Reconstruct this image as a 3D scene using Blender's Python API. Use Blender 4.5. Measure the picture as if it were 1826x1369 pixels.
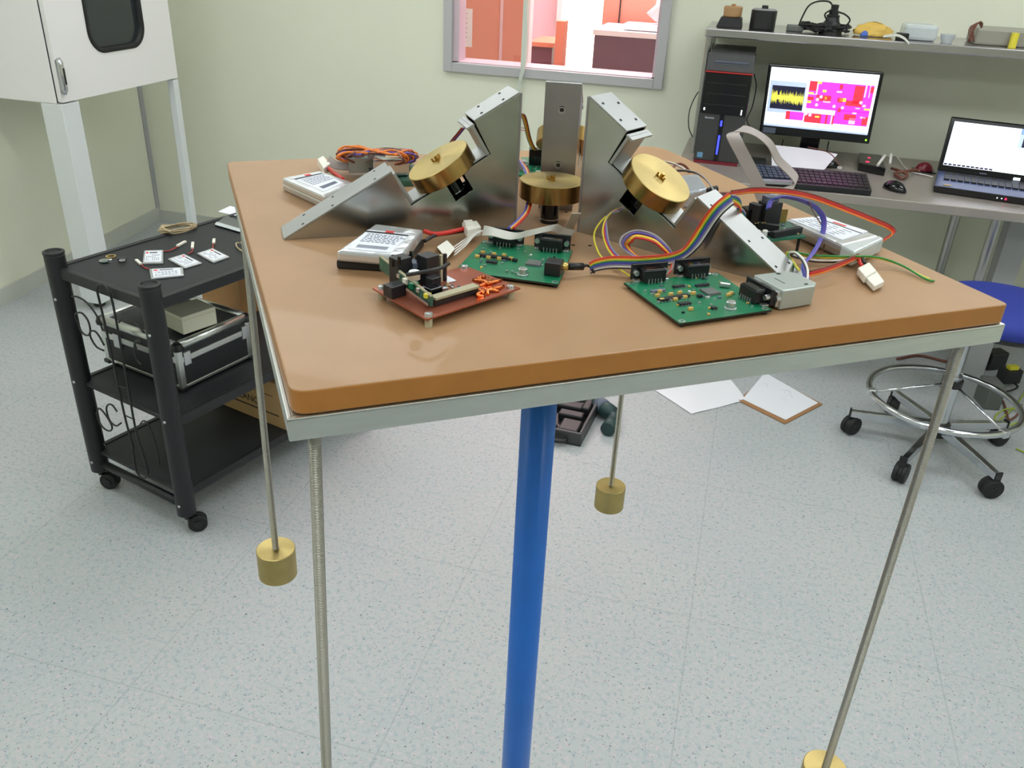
import bpy, bmesh, math, random
from mathutils import Vector as V, Matrix
random.seed(7)
for o in list(bpy.data.objects): bpy.data.objects.remove(o)
C = bpy.context.scene.collection
scn = bpy.context.scene
# ------------------------------------------------------------------ camera
H = 1.54; FPX = 1520.0; CX, CY = 913.0, 684.5
TZ = 1.30                                   # height of the test table's top
RC = Matrix(((0.96259417, -0.16128226, 0.21771654), (0.26761074, 0.44021532, -0.85708515), (0.04239047, 0.88328846, 0.46690957)))
cam_d = bpy.data.cameras.new('camera'); cam = bpy.data.objects.new('camera', cam_d); C.objects.link(cam)
cam_d.sensor_width = 36.0; cam_d.lens = FPX / 1826.0 * 36.0; cam_d.clip_start = 0.02
cam.matrix_world = Matrix.Translation((0, 0, H)) @ RC.to_4x4()
scn.camera = cam
# ------------------------------------------------------------------ view, world
scn.view_settings.view_transform = 'Standard'; scn.view_settings.look = 'None'
scn.view_settings.gamma = 1.0; scn.view_settings.use_curve_mapping = False
scn.view_settings.exposure = 0.0
w = bpy.data.worlds.new('world'); scn.world = w; w.use_nodes = True
w.node_tree.nodes['Background'].inputs[0].default_value = (0.8, 0.9, 1.0, 1); w.node_tree.nodes['Background'].inputs[1].default_value = 0.05
LIGHT = 7.4
LIGHT_COL = (0.965, 0.995, 1.0)
# ------------------------------------------------------------------ helpers
def ray(px, py): return (RC @ V(((px - CX) / FPX, -(py - CY) / FPX, -1.0)))
def ZP(px, py, z): d = ray(px, py); t = (z - H) / d.z; return V((d.x * t, d.y * t, z))
def TP(px, py, z=0.0): return ZP(px, py, TZ + z)      # a point z above the test table
def FP(px, py, z=0.0): return ZP(px, py, z)
def WP(px, py, y): d = ray(px, py); t = y / d.y; return V((d.x * t, y, H + d.z * t))
def XP(px, py, x): d = ray(px, py); t = x / d.x; return V((x, d.y * t, H + d.z * t))
def lin(c):
    return tuple((x / 255 / 12.92) if x / 255 <= 0.04045 else ((x / 255 + 0.055) / 1.055) ** 2.4 for x in c) + (1,)
MATS = {}
def mat(name, rgb, rough=0.5, metal=0.0, emit=0.0, bump=0.0, bscale=60, vary=0.0, vscale=20, coat=0.0, stretch=None, spec=0.5, alpha=None, trans=0.0, aniso=0.0):
    if name in MATS: return MATS[name]
    m = bpy.data.materials.new(name); m.use_nodes = True; nt = m.node_tree; b = nt.nodes['Principled BSDF']
    col = lin(rgb)
    b.inputs['Base Color'].default_value = col; b.inputs['Roughness'].default_value = rough; b.inputs['Metallic'].default_value = metal
    b.inputs['Coat Weight'].default_value = coat; b.inputs['Specular IOR Level'].default_value = spec
    if aniso: b.inputs['Anisotropic'].default_value = aniso
    if trans: b.inputs['Transmission Weight'].default_value = trans
    if alpha is not None: b.inputs['Alpha'].default_value = alpha
    if emit:
        b.inputs['Emission Color'].default_value = col; b.inputs['Emission Strength'].default_value = emit
    if vary or bump:
        tc = nt.nodes.new('ShaderNodeTexCoord'); mp = nt.nodes.new('ShaderNodeMapping'); nt.links.new(tc.outputs['Object'], mp.inputs[0])
        if stretch: mp.inputs['Scale'].default_value = stretch
    if vary:
        n = nt.nodes.new('ShaderNodeTexNoise'); n.inputs['Scale'].default_value = vscale; n.inputs['Detail'].default_value = 5
        nt.links.new(mp.outputs[0], n.inputs[0])
        r = nt.nodes.new('ShaderNodeValToRGB'); nt.links.new(n.outputs[0], r.inputs[0])
        a = [max(0, x * (1 - vary)) for x in col[:3]] + [1]; c2 = [min(1, x * (1 + vary)) for x in col[:3]] + [1]
        r.color_ramp.elements[0].position = 0.3; r.color_ramp.elements[1].position = 0.7
        r.color_ramp.elements[0].color = a; r.color_ramp.elements[1].color = c2
        nt.links.new(r.outputs[0], b.inputs['Base Color'])
    if bump:
        n2 = nt.nodes.new('ShaderNodeTexNoise'); n2.inputs['Scale'].default_value = bscale; n2.inputs['Detail'].default_value = 3
        nt.links.new(mp.outputs[0], n2.inputs[0])
        bp = nt.nodes.new('ShaderNodeBump'); bp.inputs['Strength'].default_value = bump; bp.inputs['Distance'].default_value = 0.002
        nt.links.new(n2.outputs[0], bp.inputs['Height']); nt.links.new(bp.outputs[0], b.inputs['Normal'])
    MATS[name] = m; return m
MAT = {}
def mx(o): return MAT.get(o.name, Matrix.Identity(4))
def tag(o, label=None, cat=None, group=None, kind=None):
    if label: o['label'] = label
    if cat: o['category'] = cat
    if group: o['group'] = group
    if kind: o['kind'] = kind
    return o
def thing(name, label, cat, loc=(0, 0, 0), rz=0.0, group=None, kind=None):
    o = bpy.data.objects.new(name, None); C.objects.link(o); o.empty_display_size = 0.02
    o.location = loc; o.rotation_euler = (0, 0, rz); MAT[o.name] = Matrix.Translation(V(loc)) @ Matrix.Rotation(rz, 4, 'Z')
    return tag(o, label, cat, group, kind)
def cr(pts, n=8):
    pts = [V(p) for p in pts]
    if len(pts) < 3: return pts
    out = []
    P = [2 * pts[0] - pts[1]] + pts + [2 * pts[-1] - pts[-2]]
    for i in range(1, len(P) - 2):
        for k in range(n):
            t = k / n; a, b, c, d = P[i - 1], P[i], P[i + 1], P[i + 2]
            out.append(0.5 * ((2 * b) + (c - a) * t + (2 * a - 5 * b + 4 * c - d) * t * t + (3 * b - a - 3 * c + d) * t ** 3))
    out.append(pts[-1]); return out
class MB:
    def __init__(s, m=None): s.v = []; s.f = []; s.m = []; s.s = []; s.mats = []; s.cur = 0; s.X = Matrix.Identity(4); s.use(m or 'grey')
    def use(s, m):
        if isinstance(m, str): m = MATS[m]
        if m not in s.mats: s.mats.append(m)
        s.cur = s.mats.index(m); return s
    def at(s, M): s.X = M; return s
    def add(s, vs, fs, smooth=False):
        k = len(s.v); s.v += [s.X @ V(v) for v in vs]
        for f in fs: s.f.append([k + i for i in f]); s.m.append(s.cur); s.s.append(smooth)
        return s
    def hexa(s, q):   # 8 points: bottom 4, top 4
        return s.add(q, [(3, 2, 1, 0), (4, 5, 6, 7), (0, 1, 5, 4), (1, 2, 6, 5), (2, 3, 7, 6), (3, 0, 4, 7)])
    def box(s, x0, x1, y0, y1, z0, z1):
        return s.hexa([(x0, y0, z0), (x1, y0, z0), (x1, y1, z0), (x0, y1, z0), (x0, y0, z1), (x1, y0, z1), (x1, y1, z1), (x0, y1, z1)])
    def cbox(s, c, d, rz=0.0):
        c = V(c); M = Matrix.Rotation(rz, 3, 'Z'); x, y, z = d[0] / 2, d[1] / 2, d[2] / 2
        return s.hexa([c + M @ V(p) for p in [(-x, -y, -z), (x, -y, -z), (x, y, -z), (-x, y, -z), (-x, -y, z), (x, -y, z), (x, y, z), (-x, y, z)]])
    def slab(s, top, th):     # any 3D outline, thickened downwards
        top = [V(p) for p in top]; n = len(top); a = sum((top[i].x * top[(i + 1) % n].y - top[(i + 1) % n].x * top[i].y) for i in range(n))
        if a < 0: top = top[::-1]
        b = [p - V((0, 0, th)) for p in top]
        return s.add(top + b, [tuple(range(n)), tuple(range(2 * n - 1, n - 1, -1))] + [(i, i + n, (i + 1) % n + n, (i + 1) % n) for i in range(n)])
    def extr(s, prof, d, hollow=False):   # profile of 3D points extruded by vector d
        prof = [V(p) for p in prof]; d = V(d); n = len(prof)
        return s.add(prof + [p + d for p in prof], [tuple(range(n))[::-1], tuple(range(n, 2 * n))] + [(i, (i + 1) % n, (i + 1) % n + n, i + n) for i in range(n)])
    def tube(s, pts, r, n=10, caps=True, rs=None, closed=False):
        pts = [V(p) for p in pts]; vs = []; fs = []; N = len(pts); up = None
        for i, p in enumerate(pts):
            if closed: t = pts[(i + 1) % N] - pts[i - 1]
            else: t = pts[min(i + 1, N - 1)] - pts[max(i - 1, 0)]
            if t.length < 1e-9: t = V((0, 0, 1))
            t.normalize()
            if up is None: up = V((0, 0, 1)) if abs(t.z) < 0.9 else V((1, 0, 0))
            a = t.cross(up)
            if a.length < 1e-6: a = t.orthogonal()
            a.normalize(); b = a.cross(t).normalized(); up = b
            rr = rs[i] if rs else r
            for k in range(n):
                an = 2 * math.pi * k / n; vs.append(p + a * math.cos(an) * rr + b * math.sin(an) * rr)
        M = N if closed else N - 1
        for i in range(M):
            for k in range(n):
                j = (i + 1) % N; fs.append((i * n + k, j * n + k, j * n + (k + 1) % n, i * n + (k + 1) % n))
        s.add(vs, fs, True)
        if caps and not closed:
            k = len(s.v) - len(vs)
            for f in (tuple(range(n)), tuple(range((N - 1) * n, N * n))[::-1]):
                s.f.append([k + i for i in f]); s.m.append(s.cur); s.s.append(False)
        return s
    def lathe(s, c, prof, n=32, axis=(0, 0, 1)):  # prof: (r, h) along the axis from c ; sharp rings are doubled by caller
        c = V(c); ax = V(axis).normalized(); a = ax.orthogonal().normalized(); b = ax.cross(a)
        for i in range(len(prof) - 1):
            (r0, h0), (r1, h1) = prof[i], prof[i + 1]
            vs = []; fs = []
            for k in range(n):
                an = 2 * math.pi * k / n; d = a * math.cos(an) + b * math.sin(an)
                vs.append(c + d * r0 + ax * h0); vs.append(c + d * r1 + ax * h1)
            for k in range(n):
                j = (k + 1) % n
                if r0 < 1e-7: fs.append((2 * k, 2 * j + 1, 2 * k + 1))
                elif r1 < 1e-7: fs.append((2 * k, 2 * j, 2 * k + 1))
                else: fs.append((2 * k, 2 * j, 2 * j + 1, 2 * k + 1))
            s.add(vs, fs, abs(h1 - h0) > 1e-6)
        return s
    def cyl(s, p0, p1, r, n=24, bev=0.0):
        p0, p1 = V(p0), V(p1); L = (p1 - p0).length
        pr = [(0, 0), (r - bev, 0), (r, bev), (r, L - bev), (r - bev, L), (0, L)] if bev else [(0, 0), (r, 0), (r, L), (0, L)]
        return s.lathe(p0, pr, n, p1 - p0)
    def ribbon(s, pts, wd, cols, pitch, th=0.0011, n=8):   # flat cable: conductors side by side; wd = width direction(s)
        P = cr(pts, n)
        if not isinstance(wd, list): wd = [wd] * len(pts)
        WD = cr(wd, n) if len(wd) > 2 else [V(wd[0]).lerp(V(wd[-1]), i / (len(P) - 1)) for i in range(len(P))]
        k = len(cols)
        for j, c in enumerate(cols):
            s.use(c)
            s.tube([p + V(q).normalized() * (j - (k - 1) / 2) * pitch for p, q in zip(P, WD)], pitch * 0.56, 6)
        return s
    def band(s, pts, wd, width, th, n=8):     # flat strip
        P = cr(pts, n)
        if not isinstance(wd, list): wd = [wd] * len(pts)
        WD = cr(wd, n) if len(wd) > 2 else [V(wd[0]).lerp(V(wd[-1]), i / (len(P) - 1)) for i in range(len(P))]
        vs = []
        for i, p in enumerate(P):
            t = (P[min(i + 1, len(P) - 1)] - P[max(i - 1, 0)]).normalized(); q = V(WD[i]).normalized(); nn = t.cross(q).normalized()
            vs += [p - q * width / 2 - nn * th / 2, p + q * width / 2 - nn * th / 2, p + q * width / 2 + nn * th / 2, p - q * width / 2 + nn * th / 2]
        fs = [(3, 2, 1, 0)]
        for i in range(len(P) - 1):
            for k in range(4): fs.append((4 * i + k, 4 * i + (k + 1) % 4, 4 * i + 4 + (k + 1) % 4, 4 * i + 4 + k))
        e = 4 * (len(P) - 1); fs.append((e, e + 1, e + 2, e + 3))
        return s.add(vs, fs, False)
    def build(s, name, parent=None, local=False, label=None, cat=None, group=None, kind=None, bevel=0.0, origin=None, weld=False):
        vs = s.v
        if parent is not None and not local:
            Mi = mx(parent).inverted(); vs = [Mi @ v for v in vs]
        loc = V((0, 0, 0))
        if parent is None:
            if origin is None:
                loc = V((sum(v.x for v in vs) / len(vs), sum(v.y for v in vs) / len(vs), min(v.z for v in vs)))
            else: loc = V(origin)
            vs = [v - loc for v in vs]
        me = bpy.data.meshes.new(name); me.from_pydata([tuple(v) for v in vs], [], s.f)
        for m in s.mats: me.materials.append(m)
        me.polygons.foreach_set('material_index', s.m); me.polygons.foreach_set('use_smooth', s.s); me.update()
        bm = bmesh.new(); bm.from_mesh(me)
        if weld: bmesh.ops.remove_doubles(bm, verts=bm.verts, dist=1e-6)
        bmesh.ops.recalc_face_normals(bm, faces=bm.faces) ; bm.to_mesh(me); bm.free()
        if weld: me.polygons.foreach_set('use_smooth', [True] * len(me.polygons))
        o = bpy.data.objects.new(name, me); C.objects.link(o)
        if parent is not None: o.parent = parent; MAT[o.name] = mx(parent)
        else: o.location = loc; MAT[o.name] = Matrix.Translation(loc)
        if bevel:
            b = o.modifiers.new('b', 'BEVEL'); b.width = bevel; b.segments = 2; b.limit_method = 'ANGLE'; b.angle_limit = math.radians(50)
        return tag(o, label, cat, group, kind)
def text(name, body, M, size, m, parent, th=0.0003):
    c = bpy.data.curves.new(name, 'FONT'); c.body = body; c.size = size; c.extrude = th; c.align_x = 'CENTER'; c.align_y = 'CENTER'
    t = bpy.data.objects.new('tmp', c); C.objects.link(t)
    bpy.context.view_layer.update()
    me = bpy.data.meshes.new_from_object(t.evaluated_get(bpy.context.evaluated_depsgraph_get()))
    bpy.data.objects.remove(t)
    me.transform(mx(parent).inverted() @ M)
    me.materials.clear(); me.materials.append(MATS[m]); o = bpy.data.objects.new(name, me); C.objects.link(o); o.parent = parent; MAT[o.name] = mx(parent)
    return o
def frameM(o, x, y):      # matrix with origin o, x axis, y axis
    x = V(x).normalized(); y = V(y); z = x.cross(y).normalized(); y = z.cross(x)
    return Matrix(((x.x, y.x, z.x, o[0]), (x.y, y.y, z.y, o[1]), (x.z, y.z, z.z, o[2]), (0, 0, 0, 1)))
def bil(q, u, v): a = q[0].lerp(q[1], u); b = q[3].lerp(q[2], u); return a.lerp(b, v)
# ------------------------------------------------------------------ materials
mat('grey', (150, 150, 150)); mat('wall', (228, 230, 211), 0.75, vary=0.03, vscale=1.2, bump=0.05, bscale=300)
mat('white_wall', (225, 224, 222), 0.7); mat('ceiling', (232, 234, 230), 0.8)
mat('white_paint', (228, 226, 226), 0.4); mat('cabinet_white', (243, 240, 241), 0.35); mat('leg_white', (226, 230, 232), 0.4); mat('grey_paint', (168, 170, 172), 0.5)
mat('window_frame', (186, 186, 188), 0.45); mat('sill', (206, 188, 198), 0.5)
mat('skirting', (196, 198, 190), 0.5)
mat('rubber', (22, 22, 24), 0.6); mat('black', (30, 30, 33), 0.45); mat('black_plastic', (24, 24, 27), 0.35); mat('gloss_black', (14, 14, 18), 0.12)
mat('cart_black', (27, 28, 32), 0.42, bump=0.25, bscale=900, vary=0.1, vscale=300); mat('shelf_black', (31, 34, 37), 0.55, bump=0.1, bscale=500)
mat('dark_glass', (48, 54, 56), 0.15); mat('chrome', (205, 207, 212), 0.14, 1.0); mat('steel', (178, 178, 176), 0.3, 1.0, bump=0.05, bscale=40, stretch=(1, 20, 20))
mat('alu', (176, 178, 178), 0.42, 1.0, vary=0.05, vscale=18, bump=0.02, bscale=30); mat('alu_side', (172, 173, 168), 0.22, 1.0, vary=0.13, vscale=26, bump=0.012, bscale=12)
mat('alu_dull', (160, 157, 160), 0.42, 1.0, vary=0.05, vscale=40); mat('alu_frame', (212, 215, 212), 0.33, 1.0, vary=0.04, vscale=30, stretch=(1, 1, 6))
mat('rod', (150, 148, 138), 0.35, 1.0); mat('brass', (186, 166, 110), 0.42, 1.0, vary=0.05, vscale=60, aniso=0.5); mat('brass_hub', (196, 158, 84), 0.28, 1.0)
mat('brass_side', (172, 140, 86), 0.24, 1.0, vary=0.08, vscale=50)
mat('tabletop', (166, 130, 94), 0.46, vary=0.06, vscale=14, spec=0.4, coat=0.06, bump=0.04, bscale=260)
mat('edge_band', (170, 112, 48), 0.38, vary=0.06, vscale=50); mat('blue_paint', (30, 108, 204), 0.34, vary=0.05, vscale=20)
mat('silver_foil', (214, 216, 220), 0.28, 0.75, bump=0.5, bscale=90); mat('label_white', (226, 230, 238), 0.5); mat('label_ink', (96, 104, 122), 0.6); mat('label_black', (40, 42, 50), 0.5); mat('label_red', (226, 60, 56), 0.5)
mat('pcb', (20, 118, 80), 0.32, vary=0.12, vscale=60, coat=0.3); mat('pcb_dark', (48, 92, 76), 0.4, vary=0.3, vscale=160); mat('pcb_edge', (30, 34, 30), 0.5)
mat('copper', (166, 94, 72), 0.36, 0.55, vary=0.1, vscale=50); mat('copper_bright', (228, 128, 72), 0.22, 1.0, bump=0.6, bscale=250); mat('fr4', (176, 170, 140), 0.45)
mat('tan', (214, 176, 96), 0.45); mat('gold', (214, 186, 112), 0.3, 0.8); mat('solder', (206, 208, 210), 0.3, 0.9); mat('db_hood', (176, 184, 180), 0.35, 0.45)
mat('w_red', (206, 48, 40), 0.42); mat('w_orange', (238, 130, 40), 0.42); mat('w_yellow', (226, 212, 66), 0.42); mat('w_green', (52, 138, 60), 0.42); mat('w_blue', (52, 78, 170), 0.42)
mat('w_violet', (98, 84, 176), 0.42); mat('w_grey', (156, 152, 158), 0.42); mat('w_white', (226, 224, 218), 0.42); mat('w_black', (34, 32, 34), 0.42); mat('w_brown', (112, 66, 52), 0.42); mat('w_pink', (206, 150, 150), 0.42)
mat('ribbon_grey', (160, 150, 145), 0.5); mat('ribbon_light', (204, 204, 196), 0.5); mat('connector_white', (232, 230, 218), 0.4)
mat('cardboard', (172, 130, 84), 0.8, vary=0.06, vscale=30); mat('cardboard_pale', (196, 160, 112), 0.8); mat('cream', (214, 212, 192), 0.6); mat('ink', (38, 32, 30), 0.7)
mat('paper', (232, 234, 240), 0.7); mat('pencil', (190, 192, 206), 0.7); mat('wood_board', (160, 118, 80), 0.6); mat('rope', (176, 158, 124), 0.6); mat('tape', (214, 222, 210), 0.35)
mat('seat_blue', (38, 54, 148), 0.75); mat('drill_green', (34, 62, 62), 0.5); mat('desk_steel', (168, 160, 152), 0.35, 0.35, vary=0.06, vscale=6); mat('shelf_steel', (190, 186, 190), 0.2, 1.0)
mat('pc_grey', (62, 62, 64), 0.4); mat('pc_red', (190, 52, 50), 0.4); mat('dark_red', (120, 28, 44), 0.3); mat('wood_knob', (176, 138, 96), 0.55)
mat('yellow_bag', (222, 184, 90), 0.6, bump=0.5, bscale=80); mat('blue_bit', (70, 104, 190), 0.5); mat('psu', (150, 148, 136), 0.5); mat('clear_bag', (196, 204, 206), 0.2, bump=0.8, bscale=60)
mat('keys_blue', (52, 66, 86), 0.5); mat('laptop_blue', (62, 76, 120), 0.35, 0.3); mat('crumple', (176, 182, 196), 0.3, 0.7, bump=1.0, bscale=140)
mat('orange_panel', (222, 146, 126), 0.6); mat('pink_wall', (232, 196, 206), 0.7); mat('brown_post', (206, 132, 106), 0.6); mat('dark_cabinet', (104, 66, 86), 0.5, vary=0.1, vscale=30); mat('cabinet_top', (240, 236, 238), 0.4)
mat('glow', (255, 240, 205), 0.5, emit=7.0); mat('lamp', tuple(int(255 * (x ** (1 / 2.2))) for x in LIGHT_COL), 0.5, emit=LIGHT)
mat('screen_white', (236, 240, 255), 0.4, emit=1.15); mat('screen_grey', (180, 196, 226), 0.4, emit=0.9); mat('screen_black', (28, 28, 52), 0.4, emit=0.8); mat('screen_yellow', (222, 216, 84), 0.4, emit=0.95)
mat('screen_magenta', (240, 62, 226), 0.4, emit=0.95); mat('screen_red', (244, 52, 72), 0.4, emit=0.95); mat('screen_pink', (255, 190, 240), 0.4, emit=0.95); mat('screen_blue', (120, 150, 240), 0.4, emit=0.95)
mat('led_blue', (50, 60, 255), 0.4, emit=3.0); mat('led_red', (255, 40, 80), 0.4, emit=3.0); mat('led_green', (150, 230, 40), 0.4, emit=1.2); mat('led_white', (230, 240, 255), 0.4, emit=1.0)
mat('sticker_blue', (110, 160, 200), 0.4); mat('yellow_plug', (206, 200, 50), 0.5); mat('earth', (160, 180, 60), 0.5); mat('board_grey', (96, 100, 96), 0.5); mat('pot_white', (236, 236, 230), 0.5)
gl = bpy.data.materials.new('pane_glass'); gl.use_nodes = True; nt = gl.node_tree
for n in list(nt.nodes):
    if n.type != 'OUTPUT_MATERIAL': nt.nodes.remove(n)
g1 = nt.nodes.new('ShaderNodeBsdfTransparent'); g2 = nt.nodes.new('ShaderNodeBsdfGlossy'); g2.inputs['Roughness'].default_value = 0.02; g3 = nt.nodes.new('ShaderNodeMixShader'); g3.inputs[0].default_value = 0.05
nt.links.new(g1.outputs[0], g3.inputs[1]); nt.links.new(g2.outputs[0], g3.inputs[2]); nt.links.new(g3.outputs[0], [n for n in nt.nodes if n.type == 'OUTPUT_MATERIAL'][0].inputs[0]); MATS['glass'] = gl
# speckled vinyl floor with welded seams
fm = bpy.data.materials.new('vinyl_floor'); fm.use_nodes = True; nt = fm.node_tree; L = nt.links.new; b = nt.nodes['Principled BSDF']; b.inputs['Roughness'].default_value = 0.5; b.inputs['Specular IOR Level'].default_value = 0.35
tc = nt.nodes.new('ShaderNodeTexCoord')
def N(t): return nt.nodes.new(t)
def mth(op, a, bb=None):
    n = N('ShaderNodeMath'); n.operation = op
    for i, x in enumerate((a, bb)):
        if x is None: continue
        if isinstance(x, (int, float)): n.inputs[i].default_value = x
        else: L(x, n.inputs[i])
    return n.outputs[0]
base = None
def layer(prev, scale, lo, hi, col, kind='ShaderNodeTexNoise', rnd=0):
    n = N(kind); n.inputs['Scale'].default_value = scale
    mp = N('ShaderNodeMapping'); mp.inputs['Location'].default_value = (rnd, rnd * 1.7, 0); L(tc.outputs['Object'], mp.inputs[0]); L(mp.outputs[0], n.inputs[0])
    if kind == 'ShaderNodeTexNoise': n.inputs['Detail'].default_value = 2
    r = N('ShaderNodeMapRange'); r.inputs['From Min'].default_value = lo; r.inputs['From Max'].default_value = hi; L(n.outputs[0], r.inputs[0])
    m = N('ShaderNodeMix'); m.data_type = 'RGBA'; L(r.outputs[0], m.inputs[0])
    if isinstance(prev, tuple): m.inputs[6].default_value = prev
    else: L(prev, m.inputs[6])
    m.inputs[7].default_value = col; return m.outputs[2]
c = layer(lin((180, 184, 184)), 3, 0.35, 0.7, lin((174, 180, 182)))
c = layer(c, 75, 0.52, 0.68, lin((160, 170, 176)))
c = layer(c, 95, 0.55, 0.68, lin((192, 184, 188)), rnd=3)
c = layer(c, 150, 0.65, 0.71, lin((96, 108, 116)), rnd=9)
c = layer(c, 130, 0.67, 0.72, lin((132, 122, 132)), rnd=15)
sx = N('ShaderNodeSeparateXYZ'); L(tc.outputs['Object'], sx.inputs[0])
def seam(o, x0, sp):
    f = mth('FRACT', mth('ADD', mth('DIVIDE', mth('SUBTRACT', o, x0), sp), 0.5)); return mth('LESS_THAN', mth('ABSOLUTE', mth('SUBTRACT', f, 0.5)), 0.0016 / sp)
sm = mth('MAXIMUM', seam(sx.outputs[0], 0.06, 0.6), seam(sx.outputs[1], 1.745, 0.625))
mm = N('ShaderNodeMix'); mm.data_type = 'RGBA'; L(mth('MULTIPLY', sm, 0.28), mm.inputs[0]); L(c, mm.inputs[6]); mm.inputs[7].default_value = lin((120, 128, 130)); L(mm.outputs[2], b.inputs['Base Color'])
MATS['floor'] = fm
# threaded rod: fine rings
rm = bpy.data.materials.new('threaded_steel'); rm.use_nodes = True; nt = rm.node_tree; L = nt.links.new; b = nt.nodes['Principled BSDF']; b.inputs['Metallic'].default_value = 1.0; b.inputs['Roughness'].default_value = 0.35; b.inputs['Base Color'].default_value = lin((168, 165, 152))
tc = nt.nodes.new('ShaderNodeTexCoord'); wv = nt.nodes.new('ShaderNodeTexWave'); wv.bands_direction = 'Z'; wv.inputs['Scale'].default_value = 250; L(tc.outputs['Object'], wv.inputs[0])
bp = nt.nodes.new('ShaderNodeBump'); bp.inputs['Strength'].default_value = 0.9; bp.inputs['Distance'].default_value = 0.0006; L(wv.outputs[0], bp.inputs['Height']); L(bp.outputs[0], b.inputs['Normal']); MATS['thread'] = rm

# ================================================================== SETTING
XL, XR, YB, YF, ZC = -3.17, 3.2, 4.08, -3.0, 2.75
def xl(y): return XL + (YB - y) * .105
def struct(mb, name, **k): return mb.build(name, kind='structure', **k)
struct(MB('floor').box(XL - .2, XR + .2, YF - .2, 7.4, -0.1, 0), 'floor', origin=(0, 0, 0))
struct(MB('ceiling').box(XL - .2, XR + .2, YF - .2, 7.4, ZC, ZC + .1), 'ceiling')
struct(MB('wall').hexa([(xl(YF) - .15, YF, 0), (xl(YF), YF, 0), (xl(7.3), 7.3, 0), (xl(7.3) - .15, 7.3, 0), (xl(YF) - .15, YF, ZC), (xl(YF), YF, ZC), (xl(7.3), 7.3, ZC), (xl(7.3) - .15, 7.3, ZC)]), 'wall_left'); struct(MB('wall').box(XR, XR + .15, YF, 7.3, 0, ZC), 'wall_right')
struct(MB('wall').box(XL, XR, YF - .15, YF, 0, ZC), 'wall_front')
wx0, wx1, wz0, wz1 = -1.445, -0.40, 0.945, 1.95
fr = 0.042
ix0, ix1, iz0, iz1 = wx0 + fr, wx1 - fr, wz0 + fr, wz1 - fr
bw = MB('wall').box(XL, ix0, YB, YB + .12, 0, ZC).box(ix1, XR, YB, YB + .12, 0, ZC).box(ix0, ix1, YB, YB + .12, 0, iz0).box(ix0, ix1, YB, YB + .12, iz1, ZC)
struct(bw, 'wall_back')
struct(MB('skirting').box(XL, XR, YB - .012, YB, 0, 0.06), 'baseboard_back'); struct(MB('skirting').hexa([(xl(YF), YF, 0), (xl(YF) + .012, YF, 0), (XL + .012, YB - .012, 0), (XL, YB - .012, 0), (xl(YF), YF, .075), (xl(YF) + .012, YF, .075), (XL + .012, YB - .012, .075), (XL, YB - .012, .075)]), 'baseboard_left')
struct(MB('grey_paint').box(XL - .02, XL + .012, YB - .028, YB, .06, ZC), 'trim_1')
win = thing('window_1', None, None, (0, YB, wz0)); win['kind'] = 'structure'
MB('window_frame').box(wx0, ix0, YB - .02, YB, wz0, wz1).box(ix1, wx1, YB - .02, YB, wz0, wz1).box(ix0, ix1, YB - .02, YB, wz0, iz0).box(ix0, ix1, YB - .02, YB, iz1, wz1).build('window_frame', win, bevel=.003)
MB('sill').box(ix0, ix1, YB, YB + .15, iz0 - .012, iz0 + .004).box(ix0, ix0 + .03, YB + .0, YB + .1, iz0, iz1).box(ix1 - .012, ix1, YB, YB + .1, iz0, iz1).build('window_sill', win)
MB('tape').box(-1.066, -1.046, YB - .012, YB + .03, iz0 - .02, iz1).build('mullion', win, bevel=.002)
MB('glass').box(ix0 + .03, -1.066, YB + .012, YB + .016, iz0, iz1).build('pane', win); MB('glass').box(-1.046, ix1 - .012, YB + .012, YB + .016, iz0, iz1).build('pane', win)
# the room seen through the window
struct(MB('pink_wall').box(XL, XR, 7.2, 7.35, 0, ZC), 'wall_far')
# ceiling lights
k = 0
for (x, y) in [(-1.9, -0.6), (0.2, -0.6), (2.0, -0.6), (-1.9, 1.5), (0.2, 1.5), (2.0, 1.5), (-1.7, 3.1), (1.2, 3.1)]:
    side = 'left' if x < -1 else ('middle' if x < 1 else 'right')
    t = thing('ceiling_light', 'recessed white fluorescent ceiling panel, %s one in the row %s' % (side, {-0.6: 'behind the camera', 1.5: 'above the test table', 3.1: 'nearest the window wall'}[y]), 'ceiling light', (x, y, ZC - .03), 0, 'fluorescent ceiling panels')
    MB('white_paint').box(x - .62, x - .59, y - .32, y + .32, ZC - .04, ZC).box(x + .59, x + .62, y - .32, y + .32, ZC - .04, ZC).box(x - .59, x + .59, y - .32, y - .29, ZC - .04, ZC).box(x - .59, x + .59, y + .29, y + .32, ZC - .04, ZC).build('light_frame', t)
    MB('lamp').box(x - .59, x + .59, y - .29, y + .29, ZC - .025, ZC - .001).build('diffuser', t)
t = thing('ceiling_light', 'unseen pink ceiling panel added to light the room beyond the window', 'ceiling light', (-.8, 5.6, ZC - .03), 0)  # added unseen pink light, brightens what shows through the window
MB('white_paint').box(-1.72, -1.7, 5.1, 6.1, ZC - .04, ZC).box(.1, .12, 5.1, 6.1, ZC - .04, ZC).build('light_frame', t)
mat('fill_pink', (255, 226, 232), 0.5, emit=21.0); MB('fill_pink').box(-1.7, .1, 5.1, 6.1, ZC - .025, ZC - .001).build('diffuser', t)
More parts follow.
